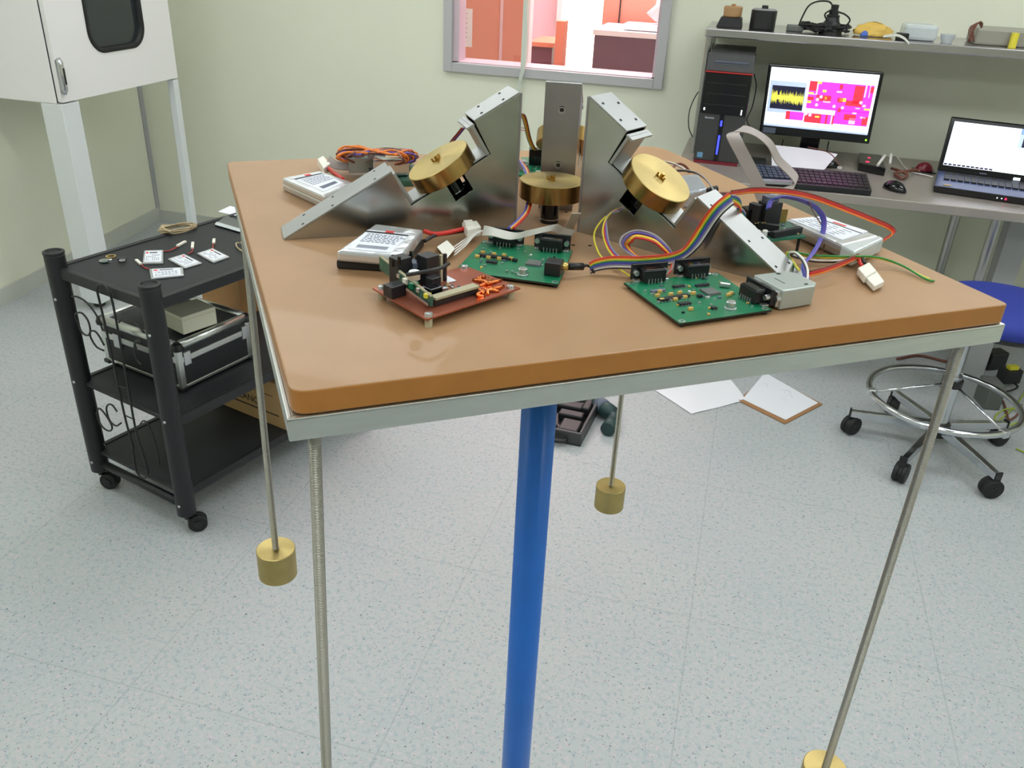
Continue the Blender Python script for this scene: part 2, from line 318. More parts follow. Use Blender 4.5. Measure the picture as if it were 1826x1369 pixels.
# ================================================================== TEST TABLE
q = [TP(517, 700.5), TP(1801, 542.5), TP(1173.4, 259.4), TP(404, 288)]      # front-left, front-right, back-right, back-left
U = (q[1] - q[0]).normalized(); W_ = (q[3] - q[0]).normalized(); cen = sum(q, V()) / 4
def rounded(qq, rads, n=6):
    out = []
    for i in range(4):
        p = qq[i]; a = (qq[i - 1] - p).normalized(); b_ = (qq[(i + 1) % 4] - p).normalized(); r = rads[i]
        for k in range(n + 1):
            t = k / n; out.append(p + a * r * (1 - t) ** 2 + b_ * r * t ** 2)
    return out
tab = thing('test_table', 'square light brown table top with an aluminium rim standing high on a blue column', 'table', (cen.x, cen.y, TZ - .032))
mb = MB('tabletop').slab(rounded(q, [.012, .006, .03, .012]), .016)
mb.mats.append(MATS['edge_band']); mb.m = [0 if i < 2 else 1 for i in range(len(mb.m))]
mb.build('tabletop', tab, bevel=.0012)
def off(p, du, dv, z): return V((p.x, p.y, TZ + z)) + U * du + W_ * dv
o_ = [off(q[0], -.003, -.0015, -.0165), off(q[1], .001, -.0015, -.0165), off(q[2], .001, .001, -.0165), off(q[3], .001, .001, -.0165)]
th = .003; e = [(1, 1), (-1, 1), (-1, -1), (1, -1)]
mb = MB('alu_frame')
for i in range(4):
    a, b_ = o_[i], o_[(i + 1) % 4]; inn = [a + U * th * e[i][0] + W_ * th * e[i][1], b_ + U * th * e[(i + 1) % 4][0] + W_ * th * e[(i + 1) % 4][1]]
    mb.slab([a, b_, inn[1], inn[0]], .0155)
    wd = .025; inn = [a + U * wd * e[i][0] + W_ * wd * e[i][1], b_ + U * wd * e[(i + 1) % 4][0] + W_ * wd * e[(i + 1) % 4][1]]
    mb.slab([p - V((0, 0, .0002)) for p in [a, b_, inn[1], inn[0]]], .002)
mb.build('metal_frame', tab, bevel=.0006)
def trod(top, bot, wr=.0232, wh=.04, ws=None):
    top, bot = V(top), V(bot)
    r = MB('thread').cyl(top, bot, .004, 14).build('threaded_rod', tab)
    d = (bot - top).normalized()
    MB('brass').lathe(bot, [(0.004, 0), (wr - .0008, 0), (wr, .0008), (wr, wh - .0008), (wr - .0008, wh), (0, wh)], 40, d).build('brass_weight', r)
ftl = off(q[0], .014, .012, -.018); trod(ftl, (ftl.x - .012, ftl.y - .012, .80))
p4 = off(q[1], -.032, .006, -.018); trod(p4, (p4.x, p4.y, .767))
p1 = off(q[3], .004, -.15, -.018); trod(p1, (p1.x - .004, p1.y, .866))
p3 = off(q[2], -.028, -.03, -.018); trod(p3, (p3.x, p3.y, .782))
MB('steel').cyl((cen.x, cen.y, TZ - .022), (cen.x, cen.y, TZ - .0165), .05, 32).build('bearing_plate', tab)
for p in [(1052, 438), (1022, 437), (1010, 378)]:
    c0 = TP(*p); MB('ink').cyl(c0 - V((0, 0, .0008)), c0 + V((0, 0, .0002)), .0018, 12).build('screw_hole', tab)
col = thing('support_column', 'bright blue painted round steel column carrying the test table', 'column', (cen.x + .004, cen.y, 0))
bx, by = cen.x + .004, cen.y
pm = MB('blue_paint'); pr = []
for k in range(40):       # round tube; groove facing the camera shapes in its dark streak of shading
    an = 2 * math.pi * k / 40; r = .0190; d_ = abs((an - math.radians(-80) + math.pi) % (2 * math.pi) - math.pi)
    if d_ < .22: r -= .0022 * (1 - d_ / .22)
    pr.append(V((bx + r * math.cos(an), by + r * math.sin(an), .01)))
pm.extr(pr, (0, 0, TZ - .06)); pm.s = [len(f) == 4 for f in pm.f]; pm.build('column_tube', col)
MB('steel').cyl((bx, by, TZ - .05), (bx, by, TZ - .0225), .014, 24).build('bearing_pin', col)
MB('blue_paint').cyl((bx, by, 0), (bx, by, .012), .19, 48, .003).build('floor_flange', col)

# ------------------------------------------------------------------ wheel brackets
BW = .033
PR = [(0, 0), (0, .1195), (.0405, .0962), (.0252, .0682), (.0385, .0600), (.0285, .0432), (.0437, .0338), (.0537, .0507), (.0961, .0252), (.1125, .0548), (.2066, 0)]
# slot under the notch in which the motor shows
PRs = [(0, 0), (0, .1195), (.0405, .0962), (.0252, .0682), (.0497, .0532), (.0400, .0372), (.0560, .0275), (.0657, .0434), (.0961, .0252), (.1125, .0548), (.2066, 0)]
def bracket(o, az, label, holes=True):
    t = thing('wheel_bracket', label, 'bracket', o, az, None)
    th = .002
    for s in (-1, 1):
        y = s * (BW / 2) - (th / 2) * (s + 1) 
        MB('alu_side').extr([(a, y, b) for a, b in PRs], (0, th, 0)).build('side_plate', t, local=True, bevel=.0003)
    hw = BW / 2 - .0021
    def strip(a, b, name, m='alu', w=hw, th2=.002, up=0.0):
        a, b = V((a[0], 0, a[1])), V((b[0], 0, b[1])); d = (b - a).normalized(); n = V((d.z, 0, -d.x));
        if n.z > 0: n = -n
        n2 = n * th2; u = -n * up
        return MB(m).hexa([a + u + n2 + V((0, -w, 0)), b + u + n2 + V((0, -w, 0)), b + u + n2 + V((0, w, 0)), a + u + n2 + V((0, w, 0)), a + u + V((0, -w, 0)), b + u + V((0, -w, 0)), b + u + V((0, w, 0)), a + u + V((0, w, 0))]).build(name, t, local=True)
    w2 = BW / 2 + .0003
    up = strip((0.001, .1193), (.0405, .0964), 'upper_face', w=w2, up=.0012, th2=.0012); lo = strip((.1125, .055), (.2062, .0004), 'lower_face', w=w2, up=.0012, th2=.0012)
    ip = MB('alu_dull').box(-.0012, .0008, -w2, w2, 0, .1195).build('inner_plate', t, local=True)
    for z in (.045, .0965):
        MB('ink').lathe((-.0013, 0, z), [(0, 0), (.0027, 0), (.0027, -.0002), (0, -.0002)], 16, (1, 0, 0)).build('bolt_hole', ip, local=True)
        MB('solder').lathe((-.0016, 0, z - .0012), [(.0024, 0), (.0030, 0), (.0030, -.0004), (.0024, -.0004)], 16, (1, 0, 0)).build('hole_rim', ip, local=True)
    # screws on the sloping faces
    a0, n0 = V((.865, 0, -.502)), V((.502, 0, .865))
    for par, ss in ((up, (.012, .034)), (lo, (.142, .185, .215))):
        for s0 in ss:
            for y in (-.0105, .0105):
                c0 = V((0, y, .1195)) + a0 * (s0 + .003 * (y > 0)) + n0 * .0012
                MB('ink').lathe(c0, [(0, 0.0008), (.0013, 0.0008), (.0013, 0), (0, 0)], 10, n0).build('screw', par, local=True)
    # motor mount channel in the notch
    ch = MB('alu'); f0, f1 = V((.0252, 0, .0682)), V((.0961, 0, .0252)); a1 = (f1 - f0).normalized(); n1 = V((-a1.z, 0, a1.x))
    cw = BW / 2 - .0025; h = .031
    def q8(p, d1, l1, d2, l2, w): ch.hexa([p + V((0, -w, 0)), p + d1 * l1 + V((0, -w, 0)), p + d1 * l1 + V((0, w, 0)), p + V((0, w, 0)), p + d2 * l2 + V((0, -w, 0)), p + d1 * l1 + d2 * l2 + V((0, -w, 0)), p + d1 * l1 + d2 * l2 + V((0, w, 0)), p + d2 * l2 + V((0, w, 0))])
    L_ = (f1 - f0).length
    q8(f0 + n1 * .0003, a1, L_, n1, .0018, cw)
    q8(f0 + n1 * .0003 + a1 * .0005, a1, .003, n1, h, cw + .002); q8(f1 + n1 * .0003 - a1 * .0035, a1, .003, n1, h, cw)
    q8(f0 + n1 * (h - .002) + a1 * .0, a1, .0075, n1, .002, cw + .003)
    ch.build('motor_mount', t, local=True, bevel=.0003)
    # flywheel
    return t
def flywheel(c, ax, label, face=.0165, thk=.0150, R=.0298, ml=.020, base=None, loops=0):
    """c: point on the mount floor, ax: wheel axis"""
    c, ax = V(c), V(ax).normalized()
    t = thing('flywheel', label, 'flywheel', c - ax * ml, 0, None)
    MB('brass').lathe(c, [(.0, face), (R - .0006, face), (R, face - .0006)], 72, ax).use('brass_side').lathe(c, [(R, face - .0006), (R, face - thk + .0006), (R - .0006, face - thk), (0, face - thk)], 72, ax).build('brass_disc', t)
    a = ax.orthogonal().normalized(); b_ = ax.cross(a)
    m = MB('brass_hub').lathe(c, [(.0034, face), (.0034, face + .0012), (.0018, face + .0012), (.0018, face + .004), (0, face + .004)], 20, ax)
    for k in range(3):
        an = k * 2.094 + .5; p = c + (a * math.cos(an) + b_ * math.sin(an)) * .0042 + ax * face; m.lathe(p, [(.0009, 0), (.0009, .0034), (0, .0034)], 8, ax)
    m.build('hub', t)
    mm_ = MB('gloss_black').lathe(c, [(0, face - thk), (.0088, face - thk), (.0088, -ml + .0042), (.0088, -ml + .0034), (.0088, -ml), (0, -ml)], 36, ax).build('motor', t)
    MB('chrome').lathe(c, [(.0088, -ml + .0044), (.0091, -ml + .0044), (.0091, -ml + .0036), (.0088, -ml + .0036)], 36, ax).build('motor_ring', mm_)
    return t
def on_b(o, az, r, z): return V((o[0] + r * math.cos(az), o[1] + r * math.sin(az), TZ + z))
Lz = math.radians(-147.73); Lo = V((-.19167, .73712)) + V((-.534, .845)) * BW / 2; Lo = (Lo.x, Lo.y, TZ)
Rz = math.radians(-22.6); Ro = V((-.1350, .7497)) + V((.384, .923)) * BW / 2; Ro = (Ro.x, Ro.y, TZ)
Kz = math.radians(97); Ko = (-.1707, .8126, TZ)
fc = V((.0607, .0467)); fa = math.atan2(.0430, .0709)
for o, az, nm in ((Lo, Lz, 'left'), (Ro, Rz, 'right'), (Ko, Kz, 'rear')):
    bracket(o, az, {'left': 'tall wedge-shaped aluminium bracket left of centre, sloping down to the left', 'right': 'tall wedge-shaped aluminium bracket right of centre, sloping down towards the green board', 'rear': 'tall aluminium bracket at the back seen from its narrow end with two holes'}[nm])
    n_ = V((math.sin(fa) * math.cos(az), math.sin(fa) * math.sin(az), math.cos(fa)))
    flywheel(on_b(o, az, fc.x, fc.y), n_, {'left': 'tilted brass flywheel with black motor in the left bracket', 'right': 'tilted brass flywheel with black motor in the right bracket', 'rear': 'tilted brass flywheel mostly hidden behind the rear bracket'}[nm])
flywheel((-.1668, .7695, TZ + .0215), (0, 0, 1), 'level brass flywheel on an upright black motor between the three brackets', face=.0188, thk=.0165, ml=.0215)

# ------------------------------------------------------------------ batteries
def battery(top, z, th_, label, lab=None, m='silver_foil', group=None, seal=True):
    t = thing('battery_pack', label, 'battery', top[0], 0, group)
    MB(m).slab(top, th_).build('pouch', t, bevel=min(.0022, th_ * .3))
    if lab:
        lab = [V(p) for p in lab]
        l = MB('label_white').slab([p + V((0, 0, .0004)) for p in lab], .0005).build('label', t)
        def bar(u0, u1, v0, v1, m): MB(m).slab([bil(lab, u, v) + V((0, 0, .0006)) for u, v in ((u0, v0), (u1, v0), (u1, v1), (u0, v1))], .0003).build('print', l)
        mb = MB('label_black').slab([bil(lab, u, v) + V((0, 0, .0006)) for u, v in ((0, .06), (1, .06), (1, .13), (0, .13))], .0003)
        mb.use('label_red'); 
        for k in range(4): mb.slab([bil(lab, u, v) + V((0, 0, .0009)) for u, v in ((.44 + k * .05, -.03), (.48 + k * .05, -.03), (.48 + k * .05, .06), (.44 + k * .05, .06))], .0003)
        mb.use('label_ink')
        for k in range(6):
            u = .1
            while u < .9:
                l_ = random.uniform(.04, .12); mb.slab([bil(lab, a, b_) + V((0, 0, .0006)) for a, b_ in ((u, .2 + k * .075), (u + l_, .2 + k * .075), (u + l_, .225 + k * .075), (u, .225 + k * .075))], .0003); u += l_ + .03
        u = .15
        while u < .85:
            l_ = random.choice((.008, .015, .022)); mb.slab([bil(lab, a, b_) + V((0, 0, .0006)) for a, b_ in ((u, .76), (u + l_, .76), (u + l_, .9), (u, .9))], .0003); u += l_ + .014
        mb.build('print', l)
    return t
def lead(t, pts, r, m, name='lead'): return MB(m).tube(cr(pts, 6), r, 8).build(name, t)
def Tq(ps, z): return [TP(a, b, z) for a, b in ps]
A = [(669.5, 398), (755, 409), (717, 458), (599.4, 447.6)]
bt = battery(Tq(A, .0165), 0, .0085, 'silver battery pack with printed label, on top of a dark one at front left', Tq([(656, 410), (731, 418), (697, 451), (619, 444)], .0165))
lead(bt, [TP(757, 412, .010), TP(775, 417, .010), TP(800, 414, .010), TP(838, 405, .010)], .0020, 'w_red'); lead(bt, [TP(757, 430, .008), TP(775, 420, .009), TP(800, 416, .008), TP(835, 410, .008)], .0016, 'w_black')
mb = MB('connector_white').slab(Tq([(824, 396), (850, 393), (858, 404), (834, 410)], .014), .008).slab(Tq([(826, 392), (842, 391), (846, 398), (830, 400)], .016), .003); mb.build('connector', bt, bevel=.0006)
B_ = [(668, 412), (757, 424), (718, 470), (598, 463)]
battery(Tq(B_, .008), 0, .008, 'dark battery pack lying underneath the silver one at the front left', m='black')
A = [(502.7, 316.4), (570.7, 303.8), (631, 325), (578, 349)]
bt = battery(Tq(A, .016), 0, .0075, 'silver battery pack behind the left bracket, upper one of the pair', Tq([(521, 318), (571, 308), (612, 326), (577, 342)], .016))
lead(bt, [TP(612, 320, .012), TP(597, 309, .012), TP(586, 300, .012)], .002, 'w_red'); lead(bt, [TP(606, 318, .010), TP(592, 307, .010), TP(584, 301, .010)], .0016, 'w_black')
MB('connector_white').slab(Tq([(566, 283), (576, 277), (589, 291), (577, 300)], .014), .008).build('connector', bt, bevel=.0008)
battery(Tq([(502.7, 326), (570.7, 313), (631, 335), (576, 359)], .008), 0, .008, 'silver battery pack behind the left bracket, lower one of the pair')
A = [(1400.8, 390.8), (1470, 383.5), (1568, 420), (1504.6, 437)]
bt = battery(Tq(A, .016), 0, .0075, 'white-labelled battery pack near the right edge, upper one of the pair', None)
lb = Tq([(1409, 391), (1466, 386), (1548, 413), (1502, 428)], .016); l = MB('label_white').slab([p + V((0, 0, .0004)) for p in lb], .0005).build('label', bt)
mb = MB('label_black').slab([bil(lb, u, v) + V((0, 0, .0006)) for u, v in ((.72, 0), (.76, 0), (.76, 1), (.72, 1))], .0003).use('label_red').slab([bil(lb, u, v) + V((0, 0, .0006)) for u, v in ((.8, .35), (.88, .35), (.88, .62), (.8, .62))], .0003).use('label_ink')
for k in range(5):
    for j in range(4): ll = random.uniform(.10, .19); mb.slab([bil(lb, u, v) + V((0, 0, .0006)) for u, v in ((.1 + k * .12, .1 + j * .2), (.115 + k * .12, .1 + j * .2), (.115 + k * .12, .1 + ll + j * .2), (.1 + k * .12, .1 + ll + j * .2))], .0003)
mb.build('print', l)
MB('clear_bag').slab(Tq([(1500, 436), (1568, 419), (1577, 424), (1524, 449)], .0158), .0135).build('sealed_end', bt, bevel=.002)
lead(bt, [TP(1515, 452, .006), TP(1530, 456, .006), TP(1533, 468, .008), TP(1537, 474, .008)], .0016, 'w_red'); lead(bt, [TP(1520, 452, .006), TP(1534, 456, .006), TP(1540, 466, .008), TP(1542, 470, .008)], .0015, 'w_black')
MB('connector_white').slab(Tq([(1530, 477), (1550, 467), (1563, 482), (1543, 493)], .0085), .006).slab(Tq([(1543, 493), (1563, 482), (1577, 501), (1560, 510)], .0065), .0045).build('connector', bt, bevel=.0006)
battery(Tq([(1400.8, 400), (1470, 392), (1572, 430), (1506, 448)], .008), 0, .008, 'silver battery pack near the right edge, lower one of the pair')
bt = battery(Tq([(1212, 312), (1245, 310), (1263, 336), (1222, 345)], .016), 0, .016, 'crumpled silver battery pouch half hidden behind the right flywheel', m='crumple')

# ------------------------------------------------------------------ circuit boards
UPZ = V((0, 0, 1))
def db9(par, c, d, flange='gloss_black', name='serial_connector', w=.031, hood=False):
    """c: centre of the rear of the housing on the board, d: outward direction (unit, horizontal)"""
    d = V(d).normalized(); s = d.cross(UPZ); M = Matrix(((s.x, d.x, 0, c.x), (s.y, d.y, 0, c.y), (0, 0, 1, c.z), (0, 0, 0, 1)))
    mb = MB('black_plastic').at(M); mb.box(-.0095, .0095, 0, .010, .001, .0105); mb.box(-w / 2, w / 2, .010, .0125, .0005, .0128)
    mb.use('gloss_black'); mb.box(-.0085, .0085, .0008, .0095, .0105, .0112)
    mb.use('solder')
    for x in (-.0125, .0125): mb.box(x - .002, x + .002, .004, .010, .0, .0015); mb.lathe((x, .0105, .0065), [(0, -.0045), (.0022, -.0045), (.0022, 0)], 10, (0, 1, 0))
    for k in range(5): mb.box(-.0055 + k * .0027 - .0003, -.0055 + k * .0027 + .0003, -.0015, .001, 0, .004)
    o = mb.build(name, par, bevel=.0003)
    pr = [(-.0085, .0025), (.0085, .0025), (.0072, .0105), (-.0072, .0105)]
    MB('gloss_black').at(M).extr([(x, .0125, z) for x, z in pr], (0, .0055, 0)).build('port', o, bevel=.0008)
    return o
def smd(mb, board, z, n, seed, avoid=()):
    rnd = random.Random(seed)
    for k in range(n):
        u, v = rnd.uniform(.08, .92), rnd.uniform(.12, .88); p = bil(board, u, v); a = (board[1] - board[0]).normalized() if rnd.random() < .6 else (board[3] - board[0]).normalized()
        mb.use(rnd.choice(['black', 'solder', 'solder', 'label_ink', 'tan', 'w_white'])); rz = math.atan2(a.y, a.x); s = rnd.uniform(.7, 1.2)
        mb.cbox(p + V((0, 0, .0006)), (.0024 * s, .0013 * s, .0011), rz)
def chip(mb, p, sx_, sy_, h, rz, pins=0, m='black'):
    mb.use(m).cbox(p + V((0, 0, h / 2 + .0002)), (sx_, sy_, h), rz)
    if pins:
        mb.use('solder'); M = Matrix.Rotation(rz, 3, 'Z')
        for k in range(pins):
            for s in (-1, 1): mb.cbox(p + M @ V((sx_ * ((k + .5) / pins - .5), s * (sy_ / 2 + .0006), .0004)), (sx_ / pins * .4, .0014, .0005), rz)
def ctrl_board(Q, z, seed, label, name, conns, extras):
    t = thing(name, label, 'circuit board', Q[0] - V((0, 0, z)), 0)
    mb = MB('pcb').slab(Q, .0016); mb.mats.append(MATS['pcb_edge']); mb.m = [0] + [1] * (len(mb.m) - 1); base = mb.build('board', t)
    mb = MB('solder'); 
    for u, v in ((.04, .05), (.96, .05), (.96, .95), (.04, .95)): mb.lathe(bil(Q, u, v), [(.0012, .0001), (.0026, .0001), (.0026, 0)], 16)
    for u, v in ((.04, .05), (.96, .05), (.96, .95), (.04, .95)): c0 = bil(Q, u, v); mb.use('rubber').cyl(V((c0.x, c0.y, TZ)), c0 - V((0, 0, .0016)), .002, 10)
    mb.build('mounting_pads', t)
    return t
Q1 = Tq([(1112.5, 503.5), (1212, 576.5), (1377, 552), (1279, 485.5)], .0040)
ea = (Q1[2] - Q1[1]).normalized(); eb = (Q1[3] - Q1[2]).normalized(); rz1 = math.atan2(ea.y, ea.x)
cb = ctrl_board(Q1, .004, 1, 'green control board nearest the camera at the right, with three black serial connectors', 'control_board', 0, 0)
def TB(px, py): return TP(px, py, .0040)
mb = MB('black'); smd(mb, Q1, .004, 26, 3); 
chip(mb, TB(1266, 521), .0115, .0115, .0012, rz1, 12, 'board_grey'); chip(mb, TB(1201, 533), .0275, .0042, .0018, rz1 + .06, 10); chip(mb, TB(1220, 543), .0100, .0040, .0016, rz1, 5); chip(mb, TB(1173, 520), .012, .0036, .0014, rz1, 5, 'label_ink')
chip(mb, TB(1210, 512), .010, .0028, .0014, rz1, 5); chip(mb, TB(1252, 510), .012, .003, .0014, rz1, 6); chip(mb, TB(1247, 530), .0034, .003, .002, rz1); chip(mb, TB(1273, 551), .004, .003, .0015, rz1, 2)
mb.use('tan')
for p in [(1180, 537), (1204, 536), (1221, 532), (1176, 522), (1196, 527), (1212, 524), (1236, 525), (1299, 528), (1172, 529), (1231, 553), (1303, 525)]: mb.cbox(TB(*p) + V((0, 0, .0012)), (.0034, .0022, .0020), rz1)
mb.use('solder'); 
for p in [(1174, 540), (1196, 537), (1216, 533), (1237, 519), (1150, 520), (1163, 526), (1222, 511), (1247, 541), (1268, 545)]: mb.cbox(TB(*p) + V((0, 0, .0008)), (.002, .0016, .0014), rz1)
mb.build('chips', cb)
c0 = TB(1302, 550); MB('solder').lathe(c0, [(.0045, 0), (.0045, .0010), (.0036, .0012), (.0036, .0052), (.0030, .0058), (0, .0058)], 28).build('capacitor', cb)
c0 = TB(1292, 512); MB('solder').cbox(c0 + V((0, 0, .002)), (.0035, .0085, .0036), rz1 + .9).build('crystal', cb, bevel=.001)
db9(cb, TB(1167, 505), eb); db9(cb, TB(1244, 496), eb)
dr = ea
d3 = db9(cb, TB(1330, 536), ea)

# grey hood on the third connector
hc = TB(1330, 536) + ea * .0185; hd = ea; hs = hd.cross(UPZ)
hood = thing('connector_hood', 'grey serial plug hood pushed onto the right side of the nearest green board', 'connector', (hc.x, hc.y, TZ), 0)
M = Matrix(((hs.x, hd.x, 0, hc.x), (hs.y, hd.y, 0, hc.y), (0, 0, 1, TZ + .001), (0, 0, 0, 1)))
MB('db_hood').at(M).extr([(-.0175, -.0005, 0), (.0175, -.0005, 0), (.0175, .012, 0), (.0165, .030, 0), (.011, .036, 0), (-.011, .036, 0), (-.0165, .030, 0), (-.0175, .012, 0)], (0, 0, .0155)).build('shell', hood, bevel=.0012)
mb = MB('solder').at(M)
for s in (-1, 1): mb.lathe((s * .0145, -.004, .008), [(0, 0), (.0026, 0), (.0026, .010), (0, .010)], 14, (0, 1, 0))
mb.box(-.0155, .0155, -.0035, -.0005, .002, .0135); mb.build('screws', hood)
MB('gloss_black').at(M).box(-.0085, .0085, -.0022, 0, .003, .013).box(-.0145, -.0115, .018, .021, .0155, .0158).box(.011, .0125, .024, .027, .0155, .0158).box(-.006, .006, .010, .0105, .0155, .0157).build('marks', hood)

Q2 = Tq([(812, 482), (862, 428), (1021, 446), (995.5, 507)], .0040)[::-1]      # FR, BR, BL, FL
Q2 = [Q2[3], Q2[0], Q2[1], Q2[2]]                                              # FL, FR, BR, BL
ea2 = (Q2[1] - Q2[0]).normalized(); eb2 = (Q2[2] - Q2[1]).normalized(); rz2 = math.atan2(ea2.y, ea2.x)
cb2 = ctrl_board(Q2, .004, 2, 'green control board in the middle with its edge under the copper board', 'control_board', 0, 0)
mb = MB('black'); smd(mb, Q2, .004, 22, 5)
chip(mb, TB(952, 470), .0115, .0115, .0012, rz2, 12, 'board_grey'); chip(mb, TB(882, 460), .0275, .0042, .0018, rz2, 10); chip(mb, TB(877, 469), .009, .004, .0016, rz2, 5); chip(mb, TB(918, 466), .004, .003, .002, rz2)
mb.use('tan')
for p in [(861, 452), (881, 455), (899, 457), (851, 459), (871, 461), (890, 463), (911, 463)]: mb.cbox(TB(*p) + V((0, 0, .0012)), (.0034, .0022, .0020), rz2)
mb.use('solder')
for p in [(861, 445), (875, 451), (865, 475), (904, 485), (914, 486), (966, 474), (978, 462), (945, 458)]: mb.cbox(TB(*p) + V((0, 0, .0008)), (.002, .0016, .0014), rz2)
mb.build('chips', cb2)
MB('solder').lathe(TB(932, 490), [(.0045, 0), (.0045, .0010), (.0036, .0012), (.0036, .0052), (.0030, .0058), (0, .0058)], 28).build('capacitor', cb2)
db9(cb2, TB(898, 440), eb2); d5 = db9(cb2, TB(981, 450), eb2)
mb = MB('gold')
MB('black_plastic').cbox(TB(987, 488) + V((0, 0, .0055)), (.013, .014, .011), rz2).build('power_jack', cb2, bevel=.001)

# copper-clad board on standoffs with its parts
Q3 = Tq([(760.4, 569), (928, 513), (831.6, 474), (664, 513)], .0078)
cu = thing('copper_board', 'reddish copper-clad board on short standoffs carrying dark components, front left of centre', 'circuit board', (Q3[0].x, Q3[0].y, TZ), 0)
mb = MB('copper').slab(Q3, .0013); mb.build('board', cu)
for u, v in ((.05, .05), (.93, .07), (.95, .95), (.06, .93)):
    c0 = bil(Q3, u, v); MB('fr4').cyl(V((c0.x, c0.y, TZ)), c0 - V((0, 0, .0013)), .003, 6).build('standoff', cu)
    MB('solder').lathe(c0, [(.0032, 0), (.0028, .002), (0, .0024)], 14).build('screw', cu)
def TC(px, py, z=0.0): return TP(px, py, .0078 + z)
u3 = (Q3[1] - Q3[0]).normalized(); rz3 = math.atan2(u3.y, u3.x)
# left upright daughter board, edge up
a, b_ = TC(770, 546, .002), TC(679, 480, .006)
dn = (b_ - a).normalized(); sd = V((-dn.y, dn.x, 0)).normalized()
MB('pcb_dark').hexa([a + sd * -.001, b_ + sd * -.001, b_ + sd * .001 + V((0, 0, 0)), a + sd * .001, a + sd * -.001 + V((0, 0, .007)), b_ + sd * -.001 + V((0, 0, .010)), b_ + sd * .001 + V((0, 0, .010)), a + sd * .001 + V((0, 0, .007))]).build('daughter_board', cu)
mb = MB('fr4').tube([a + V((0, 0, .0072)), b_ + V((0, 0, .0102))], .0011, 6); mb.use('solder')
for k in range(22): mb.cbox(a.lerp(b_, .03 + k * .026) + sd * -.002 * (1 if sd.y < 0 else -1) * -1 + V((0, 0, .001)), (.001, .001, .002), 0)
mb.build('pin_row', cu)
a, b_ = TC(776, 546, .0005), TC(853, 523, .0005); dn = (b_ - a).normalized(); sd = V((-dn.y, dn.x, 0)).normalized()
MB('black').hexa([a, b_, b_ + sd * .004, a + sd * .004, a + V((0, 0, .0045)), b_ + V((0, 0, .0045)), b_ + sd * .004 + V((0, 0, .0045)), a + sd * .004 + V((0, 0, .0045))]).build('socket_strip', cu)
MB('fr4').hexa([p + V((0, 0, .0046)) for p in [a - sd * .001, b_ - sd * .001, b_ + sd * .006, a + sd * .006]] + [p + V((0, 0, .0062)) for p in [a - sd * .001, b_ - sd * .001, b_ + sd * .006, a + sd * .006]]).build('daughter_board', cu)
def blk(px, py, dx, dy, h, m='black', name='component', rz=None, z=0.0, bev=.0006):
    c0 = TC(px, py, z); return MB(m).cbox(c0 + V((0, 0, h / 2)), (dx, dy, h), rz3 if rz is None else rz).build(name, cu, bevel=bev)
blk(715, 508, .013, .011, .022, 'black', 'relay'); blk(704, 527, .013, .010, .009, 'black', 'terminal_block'); blk(763, 506, .012, .012, .023, 'black', 'relay'); blk(739, 503, .008, .009, .0165, 'label_ink', 'relay')
MB('solder').lathe(TC(739, 497, .0165), [(.0042, 0), (.0042, .005), (.0036, .0058), (0, .0058)], 20).build('capacitor', cu)
for k, (x, y) in enumerate([(779, 503), (786, 502), (793, 500)]):
    blk(x, y, .0022, .0022, .021, 'black' if k != 1 else 'fr4', 'header_pin', bev=0)
blk(771, 531, .011, .010, .009, 'gloss_black', 'trimmer'); blk(773, 516, .009, .007, .010, 'black', 'trimmer', z=.001)
for x, y in [(793, 519), (794, 533)]: MB('solder').lathe(TC(x, y), [(.0028, 0), (.0028, .003), (0, .0036)], 16).build('capacitor', cu)
MB('w_yellow').lathe(TC(754, 528), [(.0022, 0), (.0022, .005), (0, .006)], 14).build('capacitor', cu); blk(731, 518, .006, .004, .006, 'connector_white', 'connector', bev=.0004)
MB('paper').slab([TC(797, 491, .003), TC(814, 500, .0006), TC(797, 504, .0006)], .0003).build('sticker', cu)
mb = MB('copper_bright')
for k in range(7):
    an = k * .9; p = TC(866 + 12 * math.cos(an) * (k / 7 + .4), 516 + 15 * math.sin(an) * .9, 0); mb.tube(cr([p, p + V((.006 * math.cos(an * 2), .006 * math.sin(an * 2), .002)), p + V((.009 * math.cos(an), .009, .0005))], 4), .0014, 6)
mb.slab([TC(848, 537, .0006), TC(862, 532, .0006), TC(884, 498, .0006), TC(870, 493, .0006)], .0006); mb.build('copper_tape', cu)
sq = [TC(762, 548), TC(850, 523), TC(800, 492), TC(700, 500)]; mb = MB('black'); smd(mb, sq, 0, 40, 77); mb.build('chips', cu)
rnd = random.Random(9); mb = MB('gloss_black')
for k in range(26): mb.cbox(TC(rnd.uniform(700, 775), rnd.uniform(496, 516), 0) + V((0, 0, rnd.uniform(.004, .022))), (.002, .002, rnd.uniform(.002, .008)), rnd.uniform(0, 3))
mb.build('connector_pins', cu)
da, db_ = TC(766, 541, .007), TC(680, 476, .011)
for k, (f, m_, sz_) in enumerate(((.15, 'w_yellow', .003), (.3, 'solder', .003), (.42, 'pcb', .004), (.55, 'connector_white', .004), (.7, 'solder', .003), (.85, 'fr4', .003))): MB(m_).cbox(da.lerp(db_, f) + V((.003, .003, .001)), (sz_ * 1.6, sz_, sz_), rz3).build('component', cu)
mb = MB('black').tube(cr([TC(725, 490, .022), TC(760, 484, .026), TC(785, 478, .026), TC(800, 470, .025)], 6), .0014, 8); mb.build('wire', cu)

